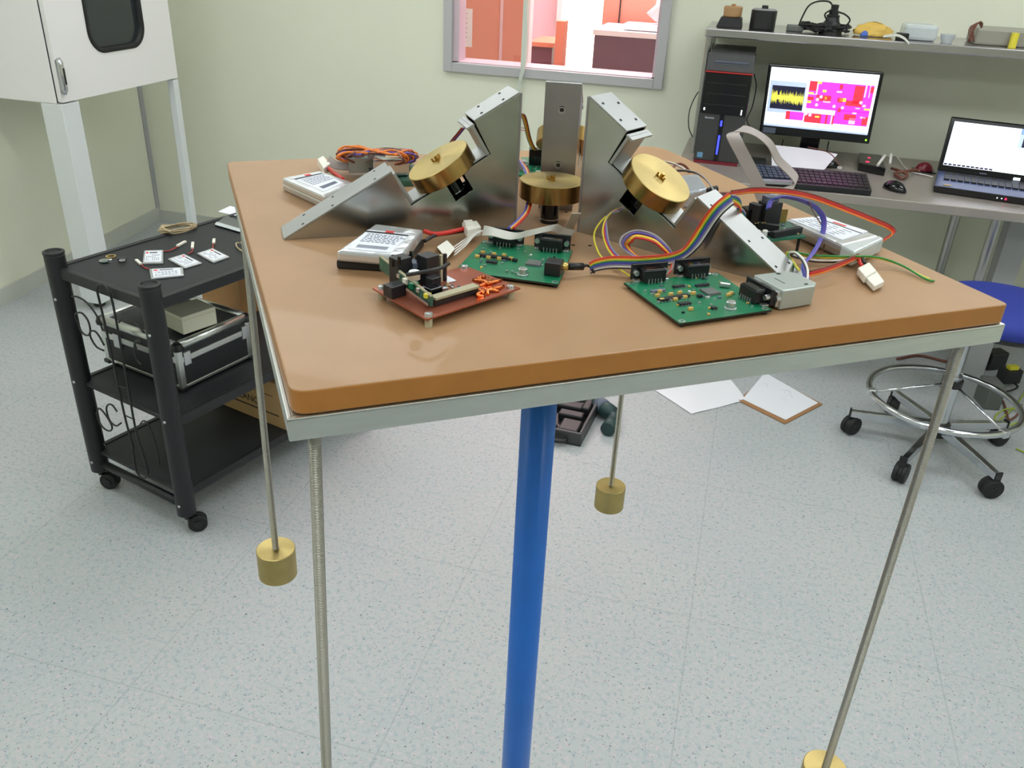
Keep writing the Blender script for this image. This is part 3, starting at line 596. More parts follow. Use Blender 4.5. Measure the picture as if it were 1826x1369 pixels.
# development board behind the right bracket
Q4 = Tq([(1330, 433), (1437, 421), (1398, 389), (1300, 392)], .0175)
dv = thing('development_board', 'dark green microcontroller board on legs behind the right bracket, crowded with black headers', 'circuit board', (Q4[0].x, Q4[0].y, TZ), 0)
mb = MB('pcb_dark').slab(Q4, .0016); mb.mats.append(MATS['pcb']); mb.m = [0] + [1] * 5; mb.build('board', dv)
for u, v in ((.06, .06), (.93, .08), (.93, .93), (.06, .93)): c0 = bil(Q4, u, v); MB('black').cyl(V((c0.x, c0.y, TZ)), c0 - V((0, 0, .0016)), .0013, 8).build('standoff', dv)
mb = MB('black'); smd(mb, Q4, 0, 60, 11); ea4 = (Q4[1] - Q4[0]).normalized(); rz4 = math.atan2(ea4.y, ea4.x)
mb.build('chips', dv)
def hdr(p0, p1, h, wd=.0045, m='black', z=.0175): 
    a, b_ = TP(*p0, z), TP(*p1, z); d = (b_ - a); L2 = d.length; MB(m).cbox((a + b_) / 2 + V((0, 0, h / 2)), (L2, wd, h), math.atan2(d.y, d.x)).build('header', dv, bevel=.0004)
hdr((1376, 424), (1427, 414), .0055); hdr((1349, 408), (1388, 414), .0065); hdr((1362, 418), (1372, 421), .004)
for p in [(1341, 412), (1350, 420), (1363, 420)]: MB('pot_white').lathe(TP(*p, .0175), [(.0026, 0), (.0026, .0042), (.0018, .005), (0, .005)], 16).build('button', dv)
MB('black').cbox(TP(1343, 402, .0175) + V((0, 0, .010)), (.007, .012, .020), rz4 + .3).build('socket', dv, bevel=.0006); MB('black').cbox(TP(1367, 402, .0175) + V((0, 0, .011)), (.018, .012, .022), rz4).build('socket', dv, bevel=.0006)
MB('label_ink').cbox(TP(1365, 402, .0175) + V((0, 0, .0245)), (.012, .009, .005), rz4).build('plug', dv, bevel=.0006); MB('gloss_black').cbox(TP(1330, 399, .0175) + V((0, 0, .008)), (.010, .012, .014), rz4).build('socket', dv, bevel=.0006)
for k in range(12):
    x = 1318 + k * 4.2; y = 400 - k * .3; MB('gold' if k % 3 else 'black').cyl(TP(x, y, .0175), TP(x, y, .0285), .0006, 6).build('header_pin', dv)
for k in range(8): p = TP(1385 + k * 2.2, 396, .0175); MB('gold').cyl(p, p + V((0, 0, .012)), .0006, 6).build('header_pin', dv)
# rear board seen between the brackets
Q5 = Tq([(925, 312), (985, 312), (982, 280), (930, 280)], .008)
rb = thing('rear_board', 'green circuit board with connectors behind the rear bracket, between the brackets', 'circuit board', (Q5[0].x, Q5[0].y, TZ), 0)
MB('pcb').slab(Q5, .0016).build('board', rb); mb = MB('black'); smd(mb, Q5, 0, 26, 21); mb.build('chips', rb)
for u, v in ((.08, .06), (.9, .08), (.9, .93), (.08, .93)): c0 = bil(Q5, u, v); MB('black').cyl(V((c0.x, c0.y, TZ)), c0 - V((0, 0, .0016)), .002, 8).build('standoff', rb)
MB('gloss_black').cbox(TP(958, 293, .008) + V((0, 0, .009)), (.020, .012, .018), .3).build('connector', rb, bevel=.0005); MB('w_grey').cbox(TP(929, 302, .008) + V((0, 0, .005)), (.010, .010, .010), .3).build('connector', rb, bevel=.0005)
MB('w_white').cbox(TP(962, 308, .008) + V((0, 0, .001)), (.008, .004, .002), .3).build('connector', rb)
# parts behind the left bracket: metal-bodied connectors
db = thing('rear_board', 'small board with steel-bodied connectors behind the left bracket, under the wire bundle', 'circuit board', TP(680, 305, 0), 0)
Q6 = Tq([(655, 325), (745, 322), (738, 292), (660, 292)], .006)
MB('pcb_dark').slab(Q6, .006).build('board', db)
MB('db_hood').cbox(TP(655, 304, .006) + V((0, 0, .008)), (.040, .022, .016), .45).build('connector', db, bevel=.001)
MB('chrome').cbox(TP(697, 312, .006) + V((0, 0, .009)), (.038, .016, .016), .45).build('connector', db, bevel=.001)
mb = MB('black'); smd(mb, Q6, 0, 30, 31); mb.build('chips', db)
MB('black').cbox(TP(665, 315, .006) + V((0, 0, .004)), (.008, .012, .008), .45).build('connector', db, bevel=.0005)
# ================================================================== CABLES ON THE TABLE
RB = ['w_brown', 'w_red', 'w_orange', 'w_yellow', 'w_green', 'w_blue', 'w_violet', 'w_grey', 'w_white', 'w_black']
HX = RC @ V((1, 0, 0)); HY = RC @ V((0, 1, 0))
def T3(l): return [TP(*p) for p in l]
def cable(name, label, cat, pts, wd, cols, pitch, group=None, n=8):
    return MB('grey').ribbon(pts, wd, cols, pitch, n=n).build(name, None, label=label, cat=cat, group=group)
def multi(name, label, cat, runs, r=.0008, group=None):   # loose wires of one harness
    t = thing(name, label, cat, V(runs[0][1][0]), 0, group)
    for m, pts in runs: MB(m).tube(cr(pts, 8), r, 8).build('wire', t)
    return t
# 1 rainbow ribbon lying across in front of the right bracket, climbing over its edge
rb1 = thing('ribbon_cable', 'rainbow ribbon cable running from the middle plug up over the right bracket', 'cable', TP(1050, 475, 0), 0)
def RP(px, py, off=.006):      # a point just in front of the right bracket's side plate
    nx, ny = math.sin(Rz), -math.cos(Rz); bx_, by_ = -.1350 + nx * off, .7497 + ny * off; d = ray(px, py); t = (nx * bx_ + ny * by_) / (nx * d.x + ny * d.y); return V((d.x * t, d.y * t, H + d.z * t))
pl = [TP(1052, 478, .006), TP(1062, 473, .008), TP(1090, 468, .010), TP(1140, 468, .012), TP(1190, 463, .012), RP(1218, 453, .020), RP(1238, 434, .013), RP(1253, 412, .009), RP(1266, 392, .008), RP(1281, 373, .006), RP(1297, 359, .0), RP(1304, 354, -.004)]
wds = [V((.1, .3, -.9)), V((0, .2, -1)), V((0, .1, -1)), V((0, .1, -1)), V((.05, .2, -1)), V((.2, .3, -.9)), V((.6, .2, -.6)), V((.85, .15, -.4)), V((.9, .1, -.35)), V((.85, .1, -.5)), V((.6, .1, -.8)), V((.5, .1, -.8))]
MB('grey').ribbon(pl, wds, ['w_red', 'w_orange', 'w_yellow', 'w_green', 'w_blue', 'w_violet', 'w_grey', 'w_white', 'w_black'], .00125).build('ribbon', rb1)
pl2 = [RP(1303, 355, -.004), RP(1311, 357, -.018), RP(1319, 363, -.028), RP(1321, 372, -.036), RP(1314, 380, -.038), RP(1322, 380, -.042), RP(1328, 388, -.046)]
MB('grey').ribbon(pl2, [V((.1, .1, 1)), V((.1, .1, 1)), V((-.1, .1, 1)), V((-.2, .1, 1)), V((-.2, .1, 1)), V((0, .2, 1)), V((0, .2, 1))], ['w_red', 'w_orange', 'w_yellow', 'w_green', 'w_blue', 'w_grey'], .00135).build('ribbon', rb1)
MB('black_plastic').tube([TP(1013, 475, .009), TP(1040, 475, .008)], .0030, 6).build('plug', rb1); MB('gold').tube([TP(1000, 474, .0095), TP(1012, 475, .009)], .0034, 6).build('plug_end', rb1)
MB('black').tube(cr([TP(1038, 475, .008), TP(1046, 473, .008), TP(1054, 477, .006), TP(1060, 487, .002)], 4), .0012, 6).build('wire', rb1)
# 2 orange-red ribbon arching across the right
wd = V((0.1, .5, .8))
cable('ribbon_cable', 'red and orange ribbon cable arching to the right edge and back to the grey plug', 'cable',
      [TP(1303, 344, .034), TP(1320, 342, .042), TP(1345, 339, .050), TP(1400, 341, .052), TP(1450, 351, .046), TP(1510, 373, .036), TP(1560, 393, .026), TP(1586, 405, .018), TP(1594, 415, .014), TP(1580, 424, .010), TP(1555, 440, .008), TP(1530, 456, .010), TP(1500, 470, .012), TP(1470, 481, .012), TP(1443, 488, .010)],
      [wd, wd, wd, wd, wd, wd, wd, wd, V((.5, .5, .6)), V((.3, .6, .6)), wd, wd, wd, wd, wd], ['w_orange', 'w_red', 'w_red', 'w_brown'], .0014)
# 3 violet ribbon
cable('ribbon_cable', 'violet wire bundle looping from the black headers down to the grey plug', 'cable',
      [TP(1370, 372, .040), TP(1376, 357, .046), TP(1395, 351, .050), TP(1425, 356, .046), TP(1452, 368, .038), TP(1467, 386, .028), TP(1469, 405, .020), TP(1462, 430, .012), TP(1447, 455, .010), TP(1434, 470, .012), TP(1436, 486, .012), TP(1439, 500, .010)],
      V((.8, .1, .4)), ['w_blue', 'w_violet', 'w_violet', 'w_violet'], .0012)
multi('thin_wire', 'thin dark brown wire crossing the violet bundle in front of the right battery packs', 'wire', [('w_brown', [TP(1443, 360, .044), TP(1450, 378, .032), TP(1462, 396, .020), TP(1471, 412, .012), TP(1472, 430, .008), TP(1464, 452, .004), TP(1455, 466, .002)])], .0006)
# 4 yellow green white black wires near the hood
multi('wire_harness', 'yellow, green, white and black wires looping beside the grey plug, ends loose', 'wires', [
    ('w_yellow', [TP(1425, 482, .014), TP(1414, 466, .010), TP(1403, 453, .008), TP(1410, 450, .010), TP(1450, 458, .006), TP(1500, 460, .010), TP(1550, 458, .008), TP(1600, 470, .004), TP(1640, 490, .002), TP(1658, 498, .001)]),
    ('w_green', [TP(1422, 480, .010), TP(1406, 458, .010), TP(1412, 449, .012), TP(1450, 455, .008), TP(1500, 457, .012), TP(1560, 458, .010), TP(1606, 472, .005), TP(1650, 497, .002), TP(1666, 501, .001)]),
    ('w_white', [TP(1440, 500, .012), TP(1440, 480, .016), TP(1432, 462, .020), TP(1418, 450, .020), TP(1408, 452, .014), TP(1440, 462, .006), TP(1480, 465, .004), TP(1520, 462, .006)]),
    ('w_black', [TP(1438, 504, .010), TP(1440, 486, .014), TP(1430, 464, .018), TP(1418, 452, .018), TP(1412, 456, .012), TP(1445, 465, .004), TP(1490, 467, .003), TP(1524, 462, .005)])], .0009)
# 5 loops of wires from the right motor down in front of the bracket
runs = []
for j, m in enumerate(['w_yellow', 'w_red', 'w_violet', 'w_grey']):
    k_ = j * 1.6
    runs.append((m, [TP(1124 - j, 373 + j, .022), TP(1104, 372 + k_, .028), TP(1084 - j * 2 + k_, 385, .030), TP(1075 + k_ * 1.5, 410, .022), TP(1080 + k_ * 1.5, 435, .012), TP(1092 + k_ * 2, 455, .006), TP(1110 + k_ * 2, 466, .004)]))
runs.append(('w_yellow', [TP(1070, 397, .024), TP(1061, 412, .018), TP(1060, 430, .012), TP(1070, 455, .005), TP(1088, 470, .003), TP(1108, 482, .003), TP(1124, 492, .004), TP(1135, 494, .006)]))
runs[-1][1].insert(0, TP(1080, 386, .026))
multi('motor_wires', 'yellow, red, violet and grey motor wires curving down in front of the right bracket', 'wires', runs, .0008)
runs = []
for j, (m, a, b_) in enumerate([('w_grey', 0, 0), ('w_violet', 5, 4), ('w_orange', 10, 9), ('w_yellow', 12, 10), ('w_red', 15, 13)]):
    runs.append((m, [TP(1152 + j * .5, 468, .005), TP(1122 + a * .6, 452, .010), TP(1106 + a, 437, .016), TP(1112 + a, 420 + b_ * .8, .022), TP(1135, 411 + b_, .026), TP(1165, 418 + b_, .026), TP(1188 - a * .4, 437 + b_ * .6, .020), TP(1200 - a * .3, 455 + b_ * .3, .012), TP(1202 - a * .3, 468, .008), TP(1196, 482, .008), TP(1186, 491, .008)]))
multi('wire_loop', 'loop of grey, violet, orange and red wires standing behind the left connector nearest the camera', 'wires', runs, .0009)
# 6 grey-brown flat ribbon arch at the back right
pts = [TP(1364, 352, .022), TP(1356, 335, .03), TP(1345, 318, .037)]
b0 = TP(1364, 362, .02); yb = b0.y
def Wy(px, py, dy): return WP(px, py, yb + dy)
MB('ribbon_grey').band([Wy(1366, 365, 0), Wy(1352, 330, .0), Wy(1332, 290, .002), Wy(1311, 250, .004), Wy(1308, 238, .012), Wy(1322, 230, .024), Wy(1345, 236, .03), Wy(1372, 256, .036), Wy(1388, 285, .040), Wy(1408, 305, .044), Wy(1420, 322, .040), Wy(1408, 337, .030), Wy(1375, 345, .02)],
    [HX * .9 + V((0, 0, .1)), HX, HX, HX, HX + V((0, .5, 0)), V((.1, .8, .2)), V((-.1, .9, .3)), V((.15, .9, .3)), V((.3, .9, .25)), V((.25, .9, .3)), V((.2, .9, .3)), V((.1, .9, .3)), V((0, 1, .2))], .0140, .0009).build('ribbon_cable', None, label='wide grey ribbon cable arching high above the right rear edge of the table', cat='cable')
# 7 light ribbon across the middle board
MB('ribbon_light').band([TP(862, 411, .0185), TP(870, 412, .020), TP(885, 415, .022), TP(915, 421, .0205), TP(945, 415, .0195), TP(975, 408, .0195), TP(990, 406, .018), TP(1003, 412, .010), TP(1022, 416, .003)],
    [V((.1, .3, .9)), V((.2, .5, .7)), V((.3, .8, .5))] + [V((.3, .8, .5))] * 6, .0085, .0008).build('ribbon_cable', None, label='pale grey ribbon cable lying over the connectors of the middle green board', cat='cable')
MB('ribbon_light').band([TP(1014, 409, .004), TP(1019, 398, .014), TP(1024, 388, .022), TP(1028, 380, .028)], [HX] * 4, .008, .0007).build('ribbon_cable', None, label='short white ribbon end standing beside the level flywheel and the right bracket', cat='cable')
MB('ribbon_light').band([TP(982, 309, .008), TP(1000, 303, .012), TP(1020, 301, .012), TP(1040, 298, .012)], [V((.2, .9, .3))] * 4, .008, .0008).build('ribbon_cable', None, label='pale ribbon cable emerging behind the level flywheel towards the right bracket', cat='cable')
# thin white balance wires of the front battery
runs = [('w_white', [TP(810, 455 - j * 5, .004), TP(830, 438 - j * 4, .006), TP(846, 420 - j * 2, .010), TP(862, 411, .014), TP(872, 410, .016)]) for j in range(4)]
t = multi('balance_lead', 'thin white wires with a small white plug lying in front of the front battery', 'wires', runs, .0006)
MB('connector_white').hexa([TP(779, 440, .002), TP(797, 428, .002), TP(812, 443, .002), TP(796, 462, .002), TP(779, 440, .008), TP(797, 428, .008), TP(812, 443, .008), TP(796, 462, .008)]).build('plug', t, bevel=.0006)
# 8 violet yellow red harness from the rear wheel down the middle to the middle board
runs = []
for j, m in enumerate(['w_violet', 'w_blue', 'w_pink', 'w_yellow', 'w_red', 'w_red']):
    x = j * 2.0
    runs.append((m, [TP(922 + x * .3, 280 + j, .026), TP(934 + x * .6, 300, .028), TP(940 + x * .7, 322, .026), TP(941 + x * .7, 350, .022), TP(936 + x * .8, 375, .018), TP(922 + x * .9, 393, .016), TP(906 + x, 407, .018)]))
multi('motor_wires', 'violet, yellow and red wires hanging down between left bracket and level flywheel', 'wires', runs, .0009)
cable('motor_wires', 'orange and brown wires bending from behind the left bracket to the rear board', 'wires', [TP(926, 203, .075), TP(933, 206, .072), TP(938, 222, .060), TP(943, 245, .042), TP(950, 262, .030), TP(960, 271, .022), TP(970, 278, .016)], HX, ['w_grey', 'w_yellow', 'w_orange', 'w_brown'], .0013)
multi('thin_wire', 'two thin wires spanning the gap beside the left bracket', 'wire', [('w_grey', [TP(924, 227, .055), TP(937, 228, .052)]), ('w_pink', [TP(924, 231, .053), TP(938, 233, .050)])], .0006)
# wires behind left wheel
cable('motor_wires', 'violet and red wires behind the left flywheel', 'wires', [TP(826, 228, .075), TP(818, 238, .068), TP(808, 250, .060), TP(800, 262, .050)], HX, ['w_brown', 'w_red', 'w_violet', 'w_violet'], .0011)
# wires right of the right wheel
cable('motor_wires', 'grey and black wires arching from the right flywheel to the right bracket', 'wires', [TP(1200, 305, .040), TP(1220, 304, .046), TP(1245, 310, .048), TP(1264, 326, .044), TP(1278, 350, .038), TP(1284, 362, .034)], V((.5, .3, -.6)), ['w_grey', 'w_black', 'w_grey'], .0012)
cable('motor_wires', 'thin white wires leaving the top of the right flywheel', 'wires', [TP(1175, 288, .040), TP(1195, 290, .044), TP(1212, 297, .044), TP(1230, 308, .040)], V((.2, .3, -.8)), ['w_white', 'w_grey'], .0011)
multi('wire_loop', 'small dark loop of wire on the table beyond the right flywheel', 'wires', [('w_brown', [TP(1198, 308, .006), TP(1202, 296, .010), TP(1212, 292, .012), TP(1222, 296, .010), TP(1229, 305, .004)])], .0016)
multi('wire_plug', 'small black plug end sticking up above the right bracket', 'wires', [('w_black', [TP(1262, 340, .030), TP(1270, 338, .032), TP(1279, 336, .033)])], .0030)
multi('wires_under_mount', 'brown wires running behind the top of the right bracket', 'wires', [('w_brown', [TP(1262, 344, .028), TP(1285, 345, .030), TP(1312, 344, .030)]), ('w_black', [TP(1262, 347, .028), TP(1285, 349, .030), TP(1306, 349, .030)])], .0016)
# 9 bundle behind the left bracket
rnd = random.Random(4)
runs = []
for j in range(30):
    m = rnd.choice(['w_brown', 'w_brown', 'w_orange', 'w_orange', 'w_violet', 'w_brown', 'w_brown', 'w_black', 'w_pink'])
    x0 = 608 + rnd.uniform(-8, 10); x1 = 728 + rnd.uniform(-12, 12); y = rnd.uniform(262, 276); z = rnd.uniform(.022, .038); dz = rnd.uniform(-6, 10)
    runs.append((m, [TP(x0 + 14, y + 12 + dz * .4, z - .012), TP(x0, y + 6, z - .004), TP(x0 + 12, y - 2, z), TP(640, y + rnd.uniform(-6, 4), z), TP(665, 270 + rnd.uniform(-4, 4), z), TP(700, 268 + rnd.uniform(-4, 8), z), TP(x1, y + rnd.uniform(-2, 8), z - .002), TP(x1 + 4, y + 12, z - .010), TP(x1 - 14, y + 18, z - .014)]))
multi('wire_bundle', 'tied bundle of brown, orange and violet wires behind the left bracket', 'wires', runs, .0010)
MB('ribbon_grey').band([TP(585, 284, .016), TP(600, 294, .012), TP(625, 296, .012), TP(650, 286, .018), TP(668, 276, .028)], [V((.1, .7, .6))] * 5, .010, .0009).build('ribbon_cable', None, label='grey ribbon cable curving under the wire bundle behind the left bracket', cat='cable')
# ================================================================== CART
P1, P2 = V((-1.3435, 1.651, 0)), V((-1.7115, 1.758, 0))          # front and left post
c1 = (P2 - P1); cl = c1.length; c1.normalize(); c2 = V((-c1.y, c1.x, 0)); c2 = c2 if c2.y > 0 else -c2
CDp = .74
P3, P4 = P1 + c2 * CDp, P2 + c2 * CDp
cart = thing('serving_cart', 'black three-shelf metal cart on casters with a scrollwork end panel, left of the test table', 'cart', (P1 + P2 + P3 + P4) / 4, math.atan2(c2.y, c2.x))
RP = .0262
for i, p in enumerate((P1, P2, P3, P4)):
    po = MB('cart_black').lathe((p.x, p.y, .062), [(0, 0), (RP - .002, 0), (RP, .002), (RP, .676), (RP - .001, .678), (RP + .001, .680), (RP + .001, .686), (RP - .006, .688), (RP - .008, .684), (0, .684)], 32).build('post', cart)
    dS = V((-.6, -.8, 0)).normalized()
    for z in (.10, .37, .62):
        pp = V((p.x, p.y, z)) + (c1 * -.2 - c2).normalized() * (RP - .0008) ; MB('solder').lathe(pp, [(.0045, 0), (.0040, .0018), (0, .0022)], 12, (c1 * -.2 - c2)).build('bolt', po)
    d_ = V((.80, .60 - .5 * i, 0)).normalized(); sd = V((-d_.y, d_.x, 0)); c0 = V((p.x, p.y, .0265)) + d_ * .024
    ca = MB('rubber').lathe(c0 - sd * .017, [(.012, 0), (.024, .001), (.0262, .004), (.0262, .013), (.022, .0155), (.022, .0185), (.0262, .021), (.0262, .030), (.024, .033), (.012, .034)], 28, sd)
    ca.build('caster', cart)
    MB('black_plastic').lathe(c0 - sd * .020, [(0, 0), (.013, 0), (.013, .040), (0, .040)], 20, sd).cyl((p.x, p.y, .045), (p.x, p.y, .066), .010, 14).build('caster_fork', cart)
def cartM(z): return Matrix(((c1.x, c2.x, 0, P1.x), (c1.y, c2.y, 0, P1.y), (0, 0, 1, z), (0, 0, 0, 1)))
def shelf(z, lip, name='shelf', th=.012, end=None):
    end = end or lip
    mb = MB('shelf_black').at(cartM(z)); mb.box(.006, cl - .006, -.004 + .006, CDp - .004, -th, 0)
    s = mb.build(name, cart, bevel=.001)
    mb = MB('cart_black').at(cartM(z))
    mb.box(.02, cl - .02, -.010 if end == lip else -.004, .006, -end, .004 if end == lip else .001); mb.box(.02, cl - .02, CDp - .006, CDp + .010, -lip, .004)
    mb.box(-.010, .006, .02, CDp - .02, -lip, .004); mb.box(cl - .006, cl + .010, .02, CDp - .02, -lip, .004)
    mb.build('shelf_rim', cart, bevel=.0025); return s
shelf(.703, .026); shelf(.365, .026, end=.012); shelf(.135, .022, end=.012)
MB('cart_black').tube([P1 + V((0, 0, .088)), P2 + V((0, 0, .088))], .0125, 14).build('lower_bar', cart)
MB('cart_black').tube([P3 + V((0, 0, .088)), P4 + V((0, 0, .088))], .0125, 14).build('lower_bar', cart)
# scroll panel in the plane of the two near posts
nn = V((-c1.y, c1.x, 0))
def CPx(px, py):
    d = ray(px, py); t = nn.dot(P1 - c2 * .017) / (nn.x * d.x + nn.y * d.y); return V((d.x * t, d.y * t, H + d.z * t))
def wire(pts, r=.0026): return MB('black').tube(cr([CPx(*p) for p in pts], 6), r, 8).build('scroll_wire', cart)
wire([(238, 800), (222, 740), (205, 660), (190, 590), (177, 535), (173, 515), (178, 507), (188, 510), (198, 530), (205, 560), (216, 620), (230, 700), (243, 770), (262, 835), (262, 848), (254, 852), (243, 838), (236, 800)], .003)
wire([(128, 528), (140, 530), (155, 540), (172, 562), (184, 590)])
wire([(136, 558), (146, 558), (157, 572), (161, 590), (156, 598), (146, 592), (138, 575), (134, 562), (137, 557)])
wire([(185, 625), (172, 618), (162, 602), (161, 592), (168, 590), (176, 598), (186, 616)])
wire([(212, 575), (218, 568), (232, 570), (246, 580), (256, 592)]); wire([(243, 622), (240, 612), (246, 606), (252, 612)]); wire([(252, 650), (244, 640), (240, 625), (241, 611), (248, 608)])
wire([(172, 738), (176, 728), (184, 734), (195, 750), (200, 762), (196, 768), (186, 764), (177, 752), (172, 736)])
wire([(209, 734), (200, 722), (192, 722), (190, 732), (196, 750), (207, 759), (216, 754)])
wire([(250, 756), (256, 750), (264, 756), (272, 775), (280, 800), (284, 830)], .0022)
wire([(207, 686), (225, 692)], .0018); wire([(222, 740), (240, 748)], .0018)
wire([(185, 790), (193, 802)], .002)

# ---- things on the top shelf (top at z = .703)
ZT = .7035
def KP(px, py, z=0.0): return ZP(px, py, ZT + z)
def small_batt(ps, label, plug, wires, th_=.0055):
    t = thing('small_battery', label, 'battery', KP(*ps[0]), 0, 'small battery cells on the cart')
    Q = [KP(*p, th_) for p in ps]; MB('silver_foil').slab(Q, th_ - .0003).build('pouch', t, bevel=.0012)
    l = MB('label_white').slab([bil(Q, u, v) + V((0, 0, .0004)) for u, v in ((.08, .08), (.92, .08), (.92, .92), (.08, .92))], .0004).build('label', t)
    mb = MB('label_black').slab([bil(Q, u, v) + V((0, 0, .0006)) for u, v in ((.3, .74), (.7, .74), (.7, .82), (.3, .82))], .0002).use('label_red').slab([bil(Q, u, v) + V((0, 0, .0006)) for u, v in ((.12, .72), (.24, .72), (.24, .84), (.12, .84))], .0002).use('label_ink')
    for k in range(4):
        for j in range(7):
            if random.random() < .8: mb.slab([bil(Q, u, v) + V((0, 0, .0006)) for u, v in ((.14 + j * .1, .2 + k * .12), (.21 + j * .1, .2 + k * .12), (.21 + j * .1, .24 + k * .12), (.14 + j * .1, .24 + k * .12))], .0002)
    mb.build('print', l)
    MB('w_red').tube(cr([KP(*p, .003) for p in wires], 5), .0012, 6).build('lead', t); MB('w_black').tube(cr([KP(p[0] + 1.5, p[1] + 1.5, .002) for p in wires], 5), .0011, 6).build('lead', t)
    a, b_ = KP(*plug[0], .003), KP(*plug[1], .003); d = (b_ - a); MB('connector_white').cbox((a + b_) / 2 + V((0, 0, .001)), (d.length, .008, .006), math.atan2(d.y, d.x)).build('plug', t, bevel=.0008)
    return t
small_batt([(254, 469), (291, 468), (291, 445), (257, 446)], 'small white-labelled battery cell, rear left of four on the cart, lead to the right', ((316, 439), (331, 431)), [(291, 448), (304, 446), (316, 440)])
small_batt([(299, 461), (329, 477), (360, 468), (328, 452)], 'small battery cell, middle one of three in a row on the cart', ((343, 443), (344, 433)), [(335, 452), (342, 449), (343, 443)])
small_batt([(351, 451), (380, 467), (409, 457), (379, 442)], 'small battery cell on the cart, rightmost of the four, nearest the test table', ((381, 434), (382, 427)), [(379, 444), (380, 438), (381, 433)])
small_batt([(269, 496), (328, 490), (326, 476), (266, 479)], 'small battery cell on the cart lying nearest the front edge, lead curling to the left', ((243, 464), (251, 471)), [(266, 479), (258, 477), (252, 471)])
t = thing('coin_cell', 'greenish round coin cell, the nearest left of the small round parts on the cart', 'coin', KP(186, 467), 0, 'small round parts on the cart')
MB('steel').lathe(KP(186, 466), [(0, 0), (.0125, 0), (.0135, .001), (.0135, .003), (.0125, .004), (.009, .004), (.009, .0035), (0, .0035)], 24).use('pcb_dark').lathe(KP(186, 466, .0036), [(.0085, .0002), (0, .0002)], 20).build('cell', t)
t = thing('metal_ring', 'thin metal ring beside the coin cell on the cart', 'ring', KP(198, 458), 0, 'small round parts on the cart')
MB('gold').lathe(KP(198, 458), [(.0095, 0), (.0135, 0), (.0135, .003), (.0095, .003), (.0095, 0)], 24).build('ring', t)
t = thing('metal_bushing', 'small upright silver bushing between the ring and the black knob on the cart', 'metal part', KP(198, 470), 0, 'small round parts on the cart')
MB('solder').lathe(KP(197, 468), [(0, 0), (.006, 0), (.006, .009), (.004, .010), (0, .010)], 18).build('bushing', t)
t = thing('knob', 'small black and silver knob right of the coin cell on the cart', 'metal part', KP(218, 466), 0, 'small round parts on the cart')
MB('black_plastic').lathe(KP(218, 465), [(0, 0), (.0105, 0), (.0115, .002), (.0105, .008), (.008, .0095), (0, .0095)], 22).build('cap', t); MB('solder').lathe(KP(218, 465, .0095), [(.0085, 0), (.0085, .002), (.004, .002), (.004, 0)], 18).build('rim', t)
mb = MB('rope'); rr = random.Random(3)
c0 = KP(317, 412); cz = math.atan2((KP(340, 408) - c0).y, (KP(340, 408) - c0).x)
pts = []
for k in range(60):
    an = k * 2 * math.pi / 12; g = 1 + .12 * math.sin(k * .7); x, y = .052 * math.cos(an) * g, .026 * math.sin(an) * (1.1 - .1 * math.cos(k)); pts.append(c0 + V((x * math.cos(cz) - y * math.sin(cz), x * math.sin(cz) + y * math.cos(cz), .004 + .00018 * k + .002 * math.sin(k * 1.3))))
mb.tube(cr(pts, 3), .0022, 6); mb.tube(cr([KP(299, 404, .003), KP(292, 402, .006), KP(288, 405, .010), KP(296, 410, .012), KP(306, 414, .012)], 4), .0042, 8)
mb.build('coiled_cable', None, label='coil of beige cord lying near the back edge of the cart top', cat='cord')
t = thing('circuit_sheet', 'dull green flat board with a silvery edge lying on the rear right of the cart', 'circuit board', KP(410, 405), 0)
MB('board_grey').slab([KP(383, 399, .004), KP(430, 413, .004), KP(445, 400, .004), KP(404, 384, .004)], .0025).build('board', t); MB('clear_bag').slab([KP(383, 400, .006), KP(428, 413, .006), KP(430, 408, .006), (KP(386, 395, .006))], .0015).build('edge_strip', t)
MB('paper').slab([KP(389, 377, .003), KP(420, 384, .003), KP(432, 372, .003), KP(410, 367, .003)], .0015).build('paper_sheet', None, label='pale pink-white sheet of paper on the far end of the cart top', cat='paper')
mb = MB('rope')
pts = [KP(427, 433, .004), KP(421, 434, .006), KP(424, 442, .006), KP(436, 450, .005), KP(444, 452, .004), KP(438, 440, .006), KP(430, 432, .008), KP(440, 428, .006)]
mb.tube(cr(pts, 6), .0022, 6).build('coiled_cable', None, label='short tan cord peeking out from under the edge of the test table on the cart', cat='cord')

# ---- aluminium case on the middle shelf
ZM = .3655
A0 = ZP(327, 699, ZM); A1 = ZP(438, 645, ZM); d2 = (A1 - A0).normalized(); d1 = V((-d2.y, d2.x, 0)); 
cs = thing('tool_case', 'black flight case with aluminium edges and rounded front corner strip on the middle cart shelf', 'case', A0, math.atan2(d2.y, d2.x))
LW, LD, LH = .262, .325, .138     # along d2, along d1, height
M = frameM(A0 + V((0, 0, .004)), d2, d1)
MB('shelf_black').at(M).box(0, LW, 0, LD, 0, LH).build('case_body', cs, bevel=.006)
def edge(a, b_, w, m='alu_frame'):
    a, b_ = V(a), V(b_); return MB(m).at(M).tube([a, b_], w, 8).build('edge_strip', cs)
for x in (0, LW):
    for y in (0, LD): MB('alu_frame').at(M).box(x - .001 if x == 0 else x - .016, x + .016 if x == 0 else x + .001, y - .001 if y == 0 else y - .016, y + .016 if y == 0 else y + .001, .008, LH - .012).build('edge_strip', cs, bevel=.002)
for y0 in (-.0015, LD - .013):
    MB('alu_frame').at(M).box(.012, LW - .012, y0, y0 + .0145, 0.004, .014).build('edge_strip', cs, bevel=.002)
    MB('alu_frame').at(M).box(.012, LW - .012, y0 - .001, y0 + .0155, .082, .100).build('lid_strip', cs, bevel=.002)
    MB('alu_frame').at(M).tube([V((.006, y0 + .007, LH - .004)), V((LW - .006, y0 + .007, LH - .004))], .0125, 16).build('edge_strip', cs)
